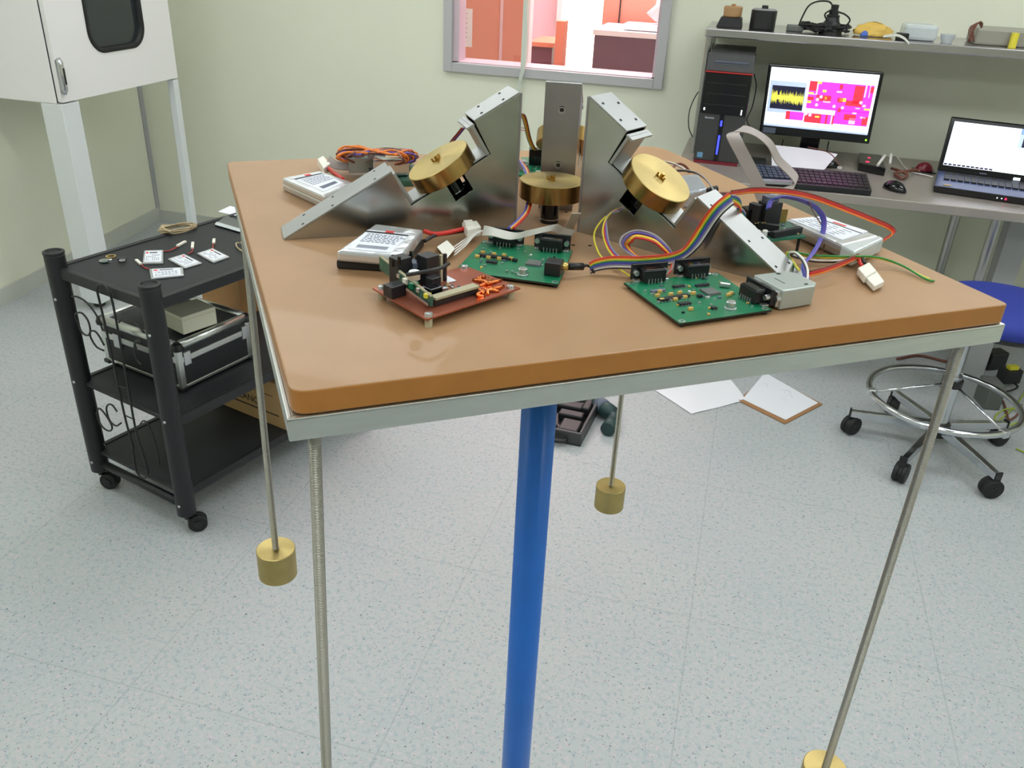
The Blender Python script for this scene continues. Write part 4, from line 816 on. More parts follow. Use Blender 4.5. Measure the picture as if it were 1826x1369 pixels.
for x0 in (-.0015, LW - .013):
    MB('alu_frame').at(M).box(x0, x0 + .0145, .012, LD - .012, 0.004, .014).build('edge_strip', cs, bevel=.002); MB('alu_frame').at(M).box(x0 - .001, x0 + .0155, .012, LD - .012, .082, .100).build('lid_strip', cs, bevel=.002)
    MB('alu_frame').at(M).tube([V((x0 + .007, .006, LH - .004)), V((x0 + .007, LD - .006, LH - .004))], .0125, 16).build('edge_strip', cs)
for x in (.006, LW - .006):
    for y in (.006, LD - .006): MB('black_plastic').at(M).lathe((x, y, LH - .016), [(0, 0), (.017, 0), (.018, .008), (.014, .019), (.007, .024), (0, .025)], 18).build('corner_cap', cs); MB('black_plastic').at(M).box(x - .012, x + .012, y - .012, y + .012, -.003, .010).build('corner_cap', cs, bevel=.003)
for x in (.028, LW - .022): MB('solder').at(M).box(x - .011, x + .011, -.006, .001, .072, .112).build('latch', cs, bevel=.002)
for y in (.07, .25): MB('solder').at(M).box(-.007, 0, y - .016, y + .016, .066, .108).build('latch', cs, bevel=.002)
zc = ZM + .004 + LH + .010
Bq = [ZP(328, 597, zc), ZP(383, 578, zc), ZP(345, 556, zc), ZP(290, 572, zc)]
e1 = (Bq[1] - Bq[0]).normalized(); e2 = V((-e1.y, e1.x, 0))
M = frameM(Bq[0], e1, e2); t = thing('cardboard_box', 'small cream carton standing on top of the flight case', 'box', Bq[0], 0)
MB('cream').at(M).box(0, .108, 0, .088, 0, .052).build('carton', t, bevel=.001); MB('cardboard_pale').at(M).box(-.0004, .1084, -.0004, .0884, .040, .0405).build('lid_seam', t)
b0 = ZP(432, 566, ZM); M = frameM(b0 + V((0, 0, 0)), V((.28, .96, 0)), V((-.96, .28, 0)))
t = thing('cardboard_box', 'brown open carton at the far end of the middle cart shelf', 'box', b0, 0)
mb = MB('cardboard').at(M); bw_, bd_, bh_ = .20, .19, .155
mb.box(0, bw_, 0, .004, 0, bh_).box(0, bw_, bd_ - .004, bd_, 0, bh_).box(0, .004, .004, bd_ - .004, 0, bh_).box(bw_ - .004, bw_, .004, bd_ - .004, 0, bh_).box(0, bw_, 0, bd_, 0, .004); mb.build('carton', t)
MB('cardboard').at(M).hexa([(0, 0, bh_), (.003, 0, bh_), (.003, bd_, bh_), (0, bd_, bh_), (-.04, .01, bh_ + .045), (-.037, .01, bh_ + .046), (-.037, bd_ - .01, bh_ + .046), (-.04, bd_ - .01, bh_ + .045)]).build('flap', t)
# second case under the first? silver rimmed case standing behind it to the left
M = frameM(A0 + d1 * (LD + .006) + V((0, 0, .0005)) - d2 * .0, d2, d1)
# ---- box on the lowest shelf
ZL = .1355
a = ZP(512, 768, ZL); b_ = ZP(376, 712, ZL); dx = (b_ - a).normalized(); dy = V((dx.y, -dx.x, 0)); dy = dy if dy.y > 0 else -dy
M = frameM(a, -dx, V((0, 0, 1)))
t = thing('cardboard_box', 'brown carton printed BALANCE on the lowest cart shelf', 'box', a, 0)
LB = min((b_ - a).length, .33)
mb = MB('cardboard_pale').hexa([a, a + dx * LB, a + dx * LB + dy * .22, a + dy * .22] + [p + V((0, 0, .155)) for p in [a, a + dx * LB, a + dx * LB + dy * .22, a + dy * .22]]); mb.build('carton', t, bevel=.001)
Mt = frameM(a + dx * .10 + V((0, 0, .072)) - dy * .0006, -dx, UPZ)
text('printed_word', 'BALANCE', frameM(a + dx * .17 + V((0, 0, .068)) - dy * .0006, -dx, UPZ), .033, 'ink', t, .0002)
mb = MB('ink')
for z in (.040, ): mb.hexa([a + dx * .03 - dy * .0008 + V((0, 0, z)), a + dx * .30 - dy * .0008 + V((0, 0, z)), a + dx * .30 + V((0, 0, z)), a + dx * .03 + V((0, 0, z)), a + dx * .03 - dy * .0008 + V((0, 0, z + .004)), a + dx * .30 - dy * .0008 + V((0, 0, z + .004)), a + dx * .30 + V((0, 0, z + .004)), a + dx * .03 + V((0, 0, z + .004))])
for z in (.105, ): mb.hexa([a + dx * .05 - dy * .0008 + V((0, 0, z)), a + dx * .26 - dy * .0008 + V((0, 0, z)), a + dx * .26 + V((0, 0, z)), a + dx * .05 + V((0, 0, z)), a + dx * .05 - dy * .0008 + V((0, 0, z + .002)), a + dx * .26 - dy * .0008 + V((0, 0, z + .002)), a + dx * .26 + V((0, 0, z + .002)), a + dx * .05 + V((0, 0, z + .002))])
mb.build('printed_lines', t)

# ================================================================== CABINET ON LEGS
X0, Y0, Y1, ZB, ZCt = -2.6, 2.868, 3.625, .872, 1.62
cb_ = thing('wall_cabinet', 'white pass-through cabinet on legs with a dark rounded window in its door, upper left', 'cabinet', (X0 - .25, (Y0 + Y1) / 2, 0))
MB('cabinet_white').box(-2.985, X0 - .022, Y0, Y1, ZB, ZCt).build('cabinet_body', cb_, bevel=.004)
# door with rounded window opening
def rr(y0, y1, z0, z1, r, n=10):
    o = []
    for (cy, cz, s) in ((y1 - r, z1 - r, 0), (y0 + r, z1 - r, 1), (y0 + r, z0 + r, 2), (y1 - r, z0 + r, 3)):
        for k in range(n + 1): an = (s + k / n) * math.pi / 2; o.append((cy + r * math.cos(an), cz + r * math.sin(an)))
    return o
wq = [XP(145, 0, X0), XP(258, 0, X0), XP(190, 92, X0), XP(256, 50, X0), XP(150, 30, X0)]
wy0, wy1, wzb = wq[4].y + .004, wq[3].y + .0, wq[2].z
inn = rr(wy0, wy1, wzb, wzb + .50, .085); out = rr(Y0 + .008, Y1 - .001, ZB + .006, ZCt, .004)
dm = MB('cabinet_white'); n = len(inn)
for x in (X0, X0 - .02): pass
vs = [V((X0, y, z)) for y, z in out] + [V((X0, y, z)) for y, z in inn] + [V((X0 - .02, y, z)) for y, z in out] + [V((X0 - .02, y, z)) for y, z in inn]
fs = []
for i in range(n):
    j = (i + 1) % n; fs += [(i, j, n + j, n + i), (2 * n + j, 2 * n + i, 3 * n + i, 3 * n + j), (i, 2 * n + i, 2 * n + j, j), (n + i, n + j, 3 * n + j, 3 * n + i)]
dm.add(vs, fs); door = dm.build('door', cb_)
g = MB('rubber'); inn2 = rr(wy0 + .016, wy1 - .016, wzb + .016, wzb + .484, .070); inn3 = rr(wy0 - .004, wy1 + .004, wzb - .004, wzb + .504, .089)
vs = [V((X0 + .001, y, z)) for y, z in inn3] + [V((X0 + .005, y, z)) for y, z in inn] + [V((X0 + .001, y, z)) for y, z in inn2] + [V((X0 - .018, y, z)) for y, z in inn2]
fs = []
for i in range(n):
    j = (i + 1) % n
    for a_ in range(3): fs.append((a_ * n + i, a_ * n + j, (a_ + 1) * n + j, (a_ + 1) * n + i))
g.add(vs, fs, True).build('window_gasket', door); MB('dark_glass').extr([V((X0 - .016, y, z)) for y, z in inn2], (-.003, 0, 0)).build('window_pane', door)
h0 = XP(107, 135, X0); MB('chrome').tube([V((X0 + .006, Y0 + .018, h0.z - .062)), V((X0 + .014, Y0 + .018, h0.z - .050)), V((X0 + .014, Y0 + .018, h0.z + .050)), V((X0 + .006, Y0 + .018, h0.z + .060))], .0125, 12).build('hinge', door)
MB('gloss_black').box(X0 + .025, X0 + .0275, Y0 + .014, Y0 + .022, h0.z - .03, h0.z + .03).build('hinge_slot', door)
MB('rubber').box(X0 - .0218, X0 - .0202, Y0 + .004, Y1 - .004, ZB + .004, ZCt).build('door_seal', cb_)
for x, y, w_, m in ((X0 - .050, Y0 + .050, .098, 'leg_white'), (X0 - .018, Y1 - .018, .036, 'leg_white')):
    l = MB(m).box(x - w_ / 2, x + w_ / 2, y - w_ / 2, y + w_ / 2, .028, ZB).build('leg', cb_, bevel=.003)
    MB('rubber').cyl((x, y, 0), (x, y, .03), .024, 20, .003).build('foot', l)
# ================================================================== THINGS ON THE FLOOR
def FQ(ps, z): return [ZP(a, b, z) for a, b in ps]
mb = MB('paper')
pq = FQ([(1233, 738), (1330, 714), (1290, 660), (1150, 684)], .002)
vs = []; fs = []; n = 10
for i in range(n + 1):
    for j in range(n + 1): p = bil(pq, i / n, j / n); vs.append(p + V((0, 0, .001 + .022 * max(0, (i / n - .75)) * (1 - abs(2 * j / n - .6)) + .001 * math.sin(i))))
for i in range(n):
    for j in range(n): a_ = i * (n + 1) + j; fs.append((a_, a_ + n + 1, a_ + n + 2, a_ + 1))
k_ = len(vs); vs2 = vs + [v - V((0, 0, .0006)) for v in vs]; mb.add(vs2, fs + [tuple(k_ + x for x in f[::-1]) for f in fs], True)
mb.build('paper_sheet', None, label='white paper sheet lying flat on the floor, left of the clipboard', cat='paper')
cl_ = thing('clipboard', 'brown hardboard clipboard with white paper on the floor behind the table', 'clipboard', ZP(1400, 752, 0), 0)
MB('wood_board').slab(FQ([(1316, 713), (1400, 755), (1467, 720), (1368, 668)], .005), .0045).build('board', cl_, bevel=.001)
cl_ = tag(MB('paper').slab(FQ([(1324, 711), (1401, 748), (1459, 718), (1364, 664)], .0065), .0012).build('paper_sheet'), 'white paper with faint pencil marks lying on the brown clipboard', 'paper')
mb = MB('pencil'); rnd = random.Random(5); pc = FQ([(1324, 711), (1401, 748), (1459, 718), (1364, 664)], .0067)
for k in range(6): u, v = rnd.uniform(.1, .6), rnd.uniform(.5, .85); mb.tube(cr([bil(pc, u, v), bil(pc, u + .06, v + .05), bil(pc, u + .1, v - .02)], 5), .0005, 4)
mb.build('pencil_marks', cl_)
# drill case
dq = FQ([(955, 780), (1035, 797), (1046, 706), (985, 690)], 0); a = dq[1]; dx = (dq[0] - dq[1]).normalized(); dy = V((dx.y, -dx.x, 0)); dy = dy if dy.y > 0 else -dy
M = frameM(a, dx, -dy); M = Matrix(((dx.x, dy.x, 0, a.x), (dx.y, dy.y, 0, a.y), (0, 0, 1, 0), (0, 0, 0, 1)))
dc = thing('drill_case', 'open dark grey moulded drill case on the floor behind the blue column', 'case', a, 0)
mb = MB('black_plastic').at(M).box(0, .20, 0, .34, 0, .010); mb.build('tray_floor', dc, bevel=.002)
MB('pc_grey').at(M).box(0, .20, 0, .012, 0, .05).box(0, .012, .012, .34, 0, .05).box(.188, .20, .012, .34, 0, .05).box(.012, .188, .328, .34, 0, .05).build('tray_rim', dc, bevel=.004)
for x0, x1, y0, y1, hh in ((.02, .09, .02, .10, .045), (.10, .18, .03, .07, .030), (.03, .12, .13, .17, .04), (.05, .18, .20, .24, .035), (.14, .18, .09, .19, .04), (.02, .05, .19, .31, .045)): MB('black').at(M).box(x0, x1, y0, y1, .010, hh).build('moulding', dc, bevel=.006)
MB('black').at(M).tube(cr([V((.05, -.004, .02)), V((.07, -.022, .02)), V((.13, -.022, .02)), V((.15, -.004, .02))], 5), .008, 10).build('carry_handle', dc)
# drill
dl = thing('cordless_drill', 'dark green and silver cordless drill lying on the floor beside the drill case', 'drill', ZP(1078, 740, 0), 0)
Dp = lambda x, y, z: ZP(x, y, z)
MB('drill_green').tube([Dp(1062, 716, .035), Dp(1072, 724, .035), Dp(1085, 733, .035), Dp(1097, 737, .035)], .028, 20, rs=[.022, .028, .030, .022]).build('motor_body', dl)
MB('label_ink').tube([Dp(1068, 719, .037), Dp(1079, 728, .037)], .0285, 20).build('silver_band', dl)
MB('black').tube([Dp(1054, 711, .033), Dp(1063, 717, .034)], .014, 18, rs=[.010, .019]).build('chuck', dl)
MB('drill_green').tube([Dp(1088, 732, .032), Dp(1094, 745, .030), Dp(1090, 756, .028)], .02, 16).build('grip', dl); MB('drill_green').tube([Dp(1092, 753, .028), Dp(1083, 766, .027)], .026, 14).build('battery_foot', dl)
# ================================================================== DESK, SHELF AND COMPUTERS
DZ, DY0, DX0, DX1 = .75, 3.30, -.25, 2.3
dk = thing('steel_desk', 'long stainless steel workbench under the shelf along the back wall', 'desk', ((DX0 + DX1) / 2, 3.68, 0))
MB('desk_steel').box(DX0, DX1, DY0, YB - .015, DZ - .035, DZ - .0005).build('worktop', dk, bevel=.003)
for x in (DX0 + .05, .93, 2.2):
    for y in (DY0 + .10, YB - .08): MB('steel').cyl((x, y, 0), (x, y, DZ - .035), .019, 20).build('leg', dk)
MB('steel').cyl((DX0 + .05, YB - .08, .18), (2.2, YB - .08, .18), .012, 14).build('rail', dk)
MB('grey_paint').box(1.02, 1.10, DY0 + .25, DY0 + .34, 0, DZ - .036).build('side_panel', dk)
sh = thing('wall_shelf', 'stainless steel shelf on posts above the computers', 'shelf', ((DX0 + DX1) / 2, 3.9, 1.2))
SY0, SZ = 3.70, 1.243
MB('shelf_steel').box(-.222, DX1, SY0, YB - .01, SZ - .032, SZ).build('shelf_board', sh, bevel=.004)
for x in (-.206, 1.9): MB('steel').cyl((x, SY0 + .05, DZ), (x, SY0 + .05, SZ - .032), .0125, 16).build('post', sh)
for x in (-.206, 1.9): MB('steel').cyl((x, YB - .05, DZ), (x, YB - .05, SZ - .032), .0125, 16).build('post', sh)

# ---- tower computer
px0, px1, py0, pz0, pz1 = -.192, -.014, 3.56, .750, 1.165
pc = thing('desktop_computer', 'black tower computer with glossy drive bays, red trim and a blue light strip', 'computer', ((px0 + px1) / 2, 3.76, pz0))
MB('pc_grey').box(px0, px1, py0 + .02, py0 + .41, pz0 + .006, pz1 - .03).build('case', pc, bevel=.003)
MB('pc_grey').box(px0 + .004, px1 - .004, py0 + .05, py0 + .40, pz1 - .03, pz1 - .001).build('top_cover', pc, bevel=.004)
MB('pc_grey').hexa([(px0, py0 + .004, pz1 - .062), (px1, py0 + .004, pz1 - .062), (px1, py0 + .03, pz1 - .062), (px0, py0 + .03, pz1 - .062), (px0, py0 + .022, pz1), (px1, py0 + .022, pz1), (px1, py0 + .05, pz1), (px0, py0 + .05, pz1)]).build('tray_bezel', pc, bevel=.003)
MB('label_ink').box(px0 + .03, px1 - .02, py0 + .010, py0 + .016, pz1 - .030, pz1 - .024).box(px0 + .03, px1 - .02, py0 + .010, py0 + .014, pz1 - .036, pz1 - .034).build('tray_slot', pc)
MB('pc_red').box(px0 - .001, px1 + .001, py0 - .004, py0 + .006, pz1 - .066, pz1 - .062).build('red_trim', pc)
zb_ = pz0 + .195
fb = MB('gloss_black').box(px0, px1, py0, py0 + .02, zb_, pz1 - .066).build('drive_panel', pc, bevel=.003)
for z in (zb_ + .035, zb_ + .075, zb_ + .115): MB('pc_grey').box(px0 + .012, px1 - .012, py0 - .0012, py0, z, z + .0012).build('panel_line', fb)
MB('led_white').box(px0 + .012, px0 + .018, py0 - .002, py0, zb_ + .012, zb_ + .022).box(px1 - .022, px1 - .017, py0 - .002, py0, zb_ + .004, zb_ + .024).build('button', fb)
MB('pc_grey').box(px0, px1, py0 + .006, py0 + .02, pz0 + .012, zb_).build('lower_panel', pc, bevel=.002)
MB('gloss_black').box(px0 + .080, px0 + .097, py0 + .003, py0 + .006, pz0 + .014, zb_ - .002).build('light_channel', pc)
MB('led_blue').box(px0 + .0845, px0 + .092, py0 + .0015, py0 + .003, pz0 + .040, pz0 + .115).box(px0 + .0845, px0 + .092, py0 + .0015, py0 + .003, pz0 + .150, pz0 + .172).build('blue_light', pc)
MB('dark_red').box(px0 + .002, px1 - .002, py0 + .002, py0 + .02, pz0, pz0 + .012).build('foot_trim', pc)
MB('sticker_blue').box(px0 + .012, px0 + .034, py0 + .005, py0 + .006, pz0 + .022, pz0 + .042).build('sticker', pc)
text('maker_mark', 'lenovo', frameM((px0 + .040, py0 + .0055, zb_ - .016), (1, 0, 0), (0, 0, 1)), .013, 'label_white', pc, .0002)
MB('black').tube(cr([(px0 + .0, py0 + .3, 1.0), (px0 - .03, py0 + .2, .99), (px0 - .05, py0 + .15, .93), (px0 - .045, py0 + .15, .86), (px0 - .02, py0 + .2, .80)], 6), .0022, 8).build('computer_cable', None, label='thin black cable bulging out left of the tower computer', cat='cable')
MB('black').tube(cr([(px1 + .004, py0 + .2, 1.08), (px1 + .02, py0 + .22, 1.03), (px1 + .018, py0 + .22, .95), (px1 + .005, py0 + .2, .90), (px1 + .03, py0 + .24, .86), (px1 + .06, py0 + .25, .84)], 6), .0022, 8).build('computer_cable', None, label='thin black cable hanging between tower computer and monitor', cat='cable')

# ---- monitor
my = 3.745
mq = [WP(1354, 237, my), WP(1549.7, 257, my), WP(1577, 129.5, my), WP(1371, 114, my)]
mo = thing('monitor', 'black flat computer monitor showing a yellow waveform and a pink and red circuit layout', 'monitor', ((mq[0].x + mq[1].x) / 2, my + .05, DZ))
MB('gloss_black').extr(mq, (0, .035, 0)).build('bezel', mo, bevel=.004)
def bm_(u, v, dy): p = bil(mq, u, v); return V((p.x, my - dy, p.z))
sc_ = [bm_(.028, .125, .001), bm_(.968, .125, .001), bm_(.968, .965, .001), bm_(.028, .965, .001)]
def sp(mb, u0, v0, u1, v1, m, k=1):
    mb.use(m).extr([bil(sc_, u, v) + V((0, -.0004 * k, 0)) for u, v in ((u0, v0), (u1, v0), (u1, v1), (u0, v1))], (0, .0003, 0))
ms = MB('screen_white').extr(sc_, (0, .001, 0))
sp(ms, 0, .0, 1, .035, 'screen_grey'); sp(ms, .01, .24, .355, .78, 'screen_grey'); sp(ms, .035, .305, .345, .70, 'screen_black', 2)
rnd = random.Random(2); n = 120; up_, lo_ = [], []
for k in range(n + 1):
    u = .037 + .306 * k / n; up_.append((u, .53 + rnd.choice((.0, .01, .03, .06, .09)) * rnd.uniform(.6, 1.2))); lo_.append((u, .47 - rnd.choice((.0, .01, .03, .06, .08)) * rnd.uniform(.6, 1.2)))
for k in range(n):
    (a, b), (c, d), (e_, f_), (g_, h_) = lo_[k], lo_[k + 1], up_[k + 1], up_[k]
    ms.use('screen_yellow').extr([bil(sc_, *t_) + V((0, -.0012, 0)) for t_ in ((a, b), (c, d), (e_, f_), (g_, h_))], (0, .0002, 0))
def S(x, y):      # position in the zoomed view of the screen area
    return x, y
P_ = lambda x0, y0, x1, y1, m, k=2: sp(ms, (x0 - 0) / 1, y0, x1, y1, m, k)
P_(.38, .36, .975, .82, 'screen_magenta'); P_(.66, .14, .975, .38, 'screen_magenta'); P_(.20, .14, .37, .28, 'screen_magenta'); P_(.38, .12, .66, .28, 'screen_red')
for a in ((.38, .66, .45, .82, 'screen_red'), (.46, .50, .60, .60, 'screen_red'), (.38, .50, .44, .56, 'screen_red'), (.80, .50, .89, .80, 'screen_red'), (.74, .46, .89, .55, 'screen_red'), (.66, .50, .71, .58, 'screen_red'), (.66, .72, .69, .80, 'screen_red'), (.94, .70, .975, .80, 'screen_red'), (.68, .34, .71, .41, 'screen_red'), (.75, .22, .86, .32, 'screen_red'), (.92, .16, .975, .30, 'screen_red'), (.20, .14, .24, .28, 'screen_red'),
          (.54, .13, .58, .28, 'screen_magenta'), (.45, .60, .465, .80, 'screen_pink'), (.38, .595, .46, .61, 'screen_pink'), (.38, .60, .43, .635, 'screen_yellow'), (.68, .52, .74, .58, 'screen_yellow'), (.51, .65, .545, .69, 'screen_yellow'), (.38, .45, .42, .49, 'screen_yellow'), (.48, .215, .52, .245, 'screen_yellow'), (.54, .53, .56, .58, 'screen_yellow'), (.64, .66, .69, .69, 'screen_pink'), (.895, .62, .91, .82, 'screen_pink'), (.935, .62, .945, .82, 'screen_pink'), (.45, .78, .49, .82, 'screen_yellow'), (.53, .48, .60, .51, 'screen_pink'),
          (.92, .41, .975, .44, 'screen_yellow'), (.82, .33, .86, .36, 'screen_pink'), (.80, .16, .86, .26, 'screen_pink'), (.38, .29, .66, .31, 'screen_pink'), (.63, .12, .645, .30, 'screen_pink'), (.60, .13, .63, .28, 'screen_magenta'), (.90, .27, .95, .30, 'screen_pink'), (.84, .42, .88, .44, 'screen_pink'), (.90, .46, .93, .50, 'screen_pink')):
    sp(ms, a[0], a[1], a[2], a[3], a[4], 4)
def dot(u, v, r, m='screen_pink'):
    c0 = bil(sc_, u, v) + V((0, -.0022, 0)); ms.use(m).lathe(c0, [(r, 0), (0, 0)], 14, (0, 1, 0))
for u, v in ((.505, .57), (.475, .52), (.475, .43), (.64, .43), (.72, .42), (.43, .25), (.385, .26), (.40, .285), (.88, .53)): dot(u, v, .0065)
ms.build('screen', mo)
MB('led_green').cyl(bm_(.965, .055, .001), bm_(.965, .055, .003), .004, 12).build('power_light', mo); MB('label_ink').box(mq[0].x + .012, mq[0].x + .062, my - .0012, my, mq[0].z + .004, mq[0].z + .026).build('sticker', mo)
text('maker_mark', 'Lenovo', frameM(bm_(.5, .983, .0012), (1, 0, 0), (0, 0, 1)), .007, 'label_ink', mo, .0002)
mc = (mq[0].x + mq[1].x) / 2; MB('gloss_black').box(mc - .045, mc + .03, my + .036, my + .07, DZ + .018, mq[0].z + .12).build('neck', mo, bevel=.004); MB('gloss_black').cyl((mc - .01, my + .06, DZ), (mc - .01, my + .06, DZ + .018), .11, 40, .006).build('stand_base', mo)
MB('black').tube(cr([WP(1397, 248, my + .05), WP(1396, 252, my + .05), WP(1394, 260, my + .05)], 5), .0022, 6).build('monitor_cable', None, label='short cable hanging under the left side of the monitor', cat='cable')
MB('black').tube(cr([WP(1478, 252, my + .06), WP(1476, 262, my + .05), WP(1475, 275, my + .04), WP(1478, 283, my + .02)], 5), .0026, 6).build('monitor_cable', None, label='black cable hanging below the monitor, right of its stand', cat='cable')

# ---- laptop at the right
lw = V((.980, -.185, 0)).normalized(); ld = V((-lw.y, lw.x, 0))
l0 = ZP(1662, 341, DZ + .004); lz = .028
lp = thing('laptop', 'dark blue laptop open at the right end of the desk with a bright white screen', 'laptop', l0, math.atan2(lw.y, lw.x))
Ml = Matrix(((lw.x, ld.x, 0, l0.x), (lw.y, ld.y, 0, l0.y), (0, 0, 1, DZ + .001), (0, 0, 0, 1)))
LWd, LDp = .385, .245
MB('gloss_black').at(Ml).hexa([(0.006, .006, 0), (LWd - .006, .006, 0), (LWd - .006, LDp, 0), (.006, LDp, 0), (0, 0, lz - .004), (LWd, 0, lz - .004), (LWd, LDp, lz + .004), (0, LDp, lz + .004)]).build('base', lp, bevel=.004)
MB('laptop_blue').at(Ml).hexa([(.004, .004, lz - .0036), (LWd - .004, .004, lz - .0036), (LWd - .004, LDp - .01, lz + .0042), (.004, LDp - .01, lz + .0042), (.004, .004, lz - .003), (LWd - .004, .004, lz - .003), (LWd - .004, LDp - .01, lz + .0048), (.004, LDp - .01, lz + .0048)]).build('palm_rest', lp)
kb_ = MB('black').at(Ml)
for j in range(5):
    for k in range(14): kb_.box(.03 + k * .0235, .05 + k * .0235, .11 + j * .024, .131 + j * .024, lz, lz + .006)
kb_.build('keys', lp)
hy = LDp - .008; tilt = math.radians(14); hs_ = .205
def LS(x, t_, off_=0.0): return Ml @ V((x, hy + math.sin(tilt) * t_ + math.cos(tilt) * -off_, lz + .004 + math.cos(tilt) * t_ - math.sin(tilt) * -off_ * -1))
def plate(x0, x1, t0, t1, f0, f1, m, name, par, bev=0.0):
    return MB(m).hexa([LS(x0, t0, f0), LS(x1, t0, f0), LS(x1, t0, f1), LS(x0, t0, f1), LS(x0, t1, f0), LS(x1, t1, f0), LS(x1, t1, f1), LS(x0, t1, f1)]).build(name, par, bevel=bev)
lid = plate(0, LWd, 0, hs_, -.008, 0, 'gloss_black', 'lid', lp, .004)
plate(.016, LWd - .016, .026, hs_ - .014, 0, .0006, 'screen_white', 'screen', lid)
plate(.25, LWd - .016, hs_ - .034, hs_ - .014, .0006, .0010, 'screen_blue', 'title_bar', lid); plate(.25, LWd - .03, hs_ - .084, hs_ - .034, .0006, .0010, 'screen_grey', 'plot_window', lid); plate(.264, LWd - .03, hs_ - .080, hs_ - .040, .0010, .0014, 'screen_black', 'plot', lid)
for k in range(11): plate(.018 + k * .016, .030 + k * .016, .028, .034, .0006, .0010, 'screen_black', 'taskbar_icon', lid)
plate(.150, .175, .010, .015, 0, .0006, 'label_ink', 'maker_mark', lid); plate(.268, .292, .004, .014, 0, .0008, 'led_white', 'sticker', lid)
MB('tan').at(Ml).cbox((.045, .030, lz - .001), (.026, .016, .0012)).build('sticker', lp)
MB('led_red').at(Ml).box(.242, .248, -.0015, .0002, .010, .016).build('status_light', lp); MB('led_white').at(Ml).box(.215, .219, -.0015, .0002, .011, .015).box(.230, .234, -.0015, .0002, .011, .015).build('status_light', lp)

# ---- keyboards, mice, papers and small devices on the desk
def keyboard(ps, label, m, mk, strip=None):
    Q = [ZP(a, b, DZ + .022) for a, b in ps]; t = thing('keyboard', label, 'keyboard', (Q[0].x, Q[0].y, DZ), 0)
    MB(m).slab(Q, .0215).build('body', t, bevel=.003)
    n = max(5, int((Q[1] - Q[0]).length / .019)); mb = MB(mk)
    for j in range(5):
        for k in range(n):
            u0, u1 = .02 + .96 * k / n, .02 + .96 * (k + .82) / n; v0, v1 = .08 + j * .17, .08 + j * .17 + .13
            mb.slab([bil(Q, u, v) + V((0, 0, .004)) for u, v in ((u0, v0), (u1, v0), (u1, v1), (u0, v1))], .004)
    mb.build('keys', t)
    if strip: MB('shelf_steel').slab([bil(Q, u, v) + V((0, 0, .0008)) for u, v in ((0, -.14), (1, -.14), (1, -.01), (0, -.01))], .012).build('front_strip', t)
    return t
keyboard([(1353, 318), (1412, 321), (1398, 297), (1343, 291)], 'small dark blue keyboard with a silver front edge, the left one behind the arched ribbon', 'gloss_black', 'keys_blue', True)
keyboard([(1419, 327), (1555, 339), (1546, 309), (1407, 297)], 'long black keyboard in front of the monitor', 'black_plastic', 'black')
ms_ = ZP(1596, 333, DZ + .012); t = thing('computer_mouse', 'black computer mouse on the desk between keyboard and laptop', 'mouse', (ms_.x, ms_.y, DZ), 0)
def blob(c, a, b, h, rz, m, n=20, k=7):
    mb = MB(m); vs = []; fs = []; R_ = Matrix.Rotation(rz, 3, 'Z')
    for j in range(k + 1):
        ph = j / k * math.pi / 2
        for i in range(n): an = 2 * math.pi * i / n; vs.append(V(c) + R_ @ V((a * math.cos(an) * math.cos(ph), b * math.sin(an) * math.cos(ph), h * math.sin(ph))))
    for j in range(k):
        for i in range(n): fs.append((j * n + i, j * n + (i + 1) % n, (j + 1) * n + (i + 1) % n, (j + 1) * n + i))
    fs.append(tuple(range(n))[::-1]); return mb.add(vs, fs, True)
blob((ms_.x, ms_.y, DZ + .001), .052, .030, .034, -.9, 'gloss_black').build('shell', t); MB('black').cyl((ms_.x - .012, ms_.y + .018, DZ + .026), (ms_.x - .002, ms_.y + .012, DZ + .030), .004, 10).build('scroll_wheel', t)
m2 = ZP(1648, 300, DZ + .012); t = thing('computer_mouse', 'dark red round-backed mouse beside the laptop screen', 'mouse', (m2.x, m2.y, DZ), 0)
blob((m2.x, m2.y, DZ + .001), .036, .030, .036, .2, 'dark_red').build('shell', t); MB('gloss_black').cbox((m2.x, m2.y, DZ + .003), (.085, .07, .004)).build('base', t, bevel=.001)
hb = [ZP(a, b, DZ + .032) for a, b in ((1532, 290), (1580, 300), (1572, 276), (1532, 272))]; t = thing('docking_box', 'small black box with a glowing red light on the desk right of the monitor', 'device', (hb[0].x, hb[0].y, DZ), 0)
MB('gloss_black').slab(hb, .0315).build('body', t, bevel=.003)
for p, r in (((1547, 288), .0085), ((1550, 281), .006)): c0 = ZP(*p, DZ + .033); MB('led_red').lathe(c0 - V((0, 0, .0006)), [(r, 0), (r * .6, .0012), (0, .0016)], 16).build('red_light', t)
for a, b, nm in (((1565, 295), (1578, 277), 'white marker leaning across the small black box'), ((1587, 292), (1589, 275), 'white marker standing behind the small black box')):
    p, q_ = ZP(*a, DZ + .040), WP(*b, ZP(*a, DZ + .04).y + .05); MB('w_white').tube([p, q_], .0055, 12).build('marker', None, label=nm, cat='marker')
mb = MB('w_white').tube(cr([ZP(1590, 282, DZ + .006), ZP(1598, 279, DZ + .030), ZP(1604, 285, DZ + .02), ZP(1612, 297, DZ + .006), ZP(1625, 306, DZ + .006), ZP(1650, 312, DZ + .006), ZP(1665, 316, DZ + .006)], 6), .0024, 8)
mb.build('cable', None, label='pale cable curling across the desk from the markers to the laptop', cat='cable')
mb = MB('w_brown').tube(cr([ZP(1590, 300, DZ + .012), ZP(1605, 305, DZ + .016), ZP(1618, 312, DZ + .010), ZP(1608, 318, DZ + .008), ZP(1596, 309, DZ + .010), ZP(1612, 306, DZ + .018), ZP(1632, 303, DZ + .014), ZP(1640, 306, DZ + .008)], 6), .006, 8)
mb.build('cable', None, label='dark coiled cable in front of the red mouse', cat='cable')
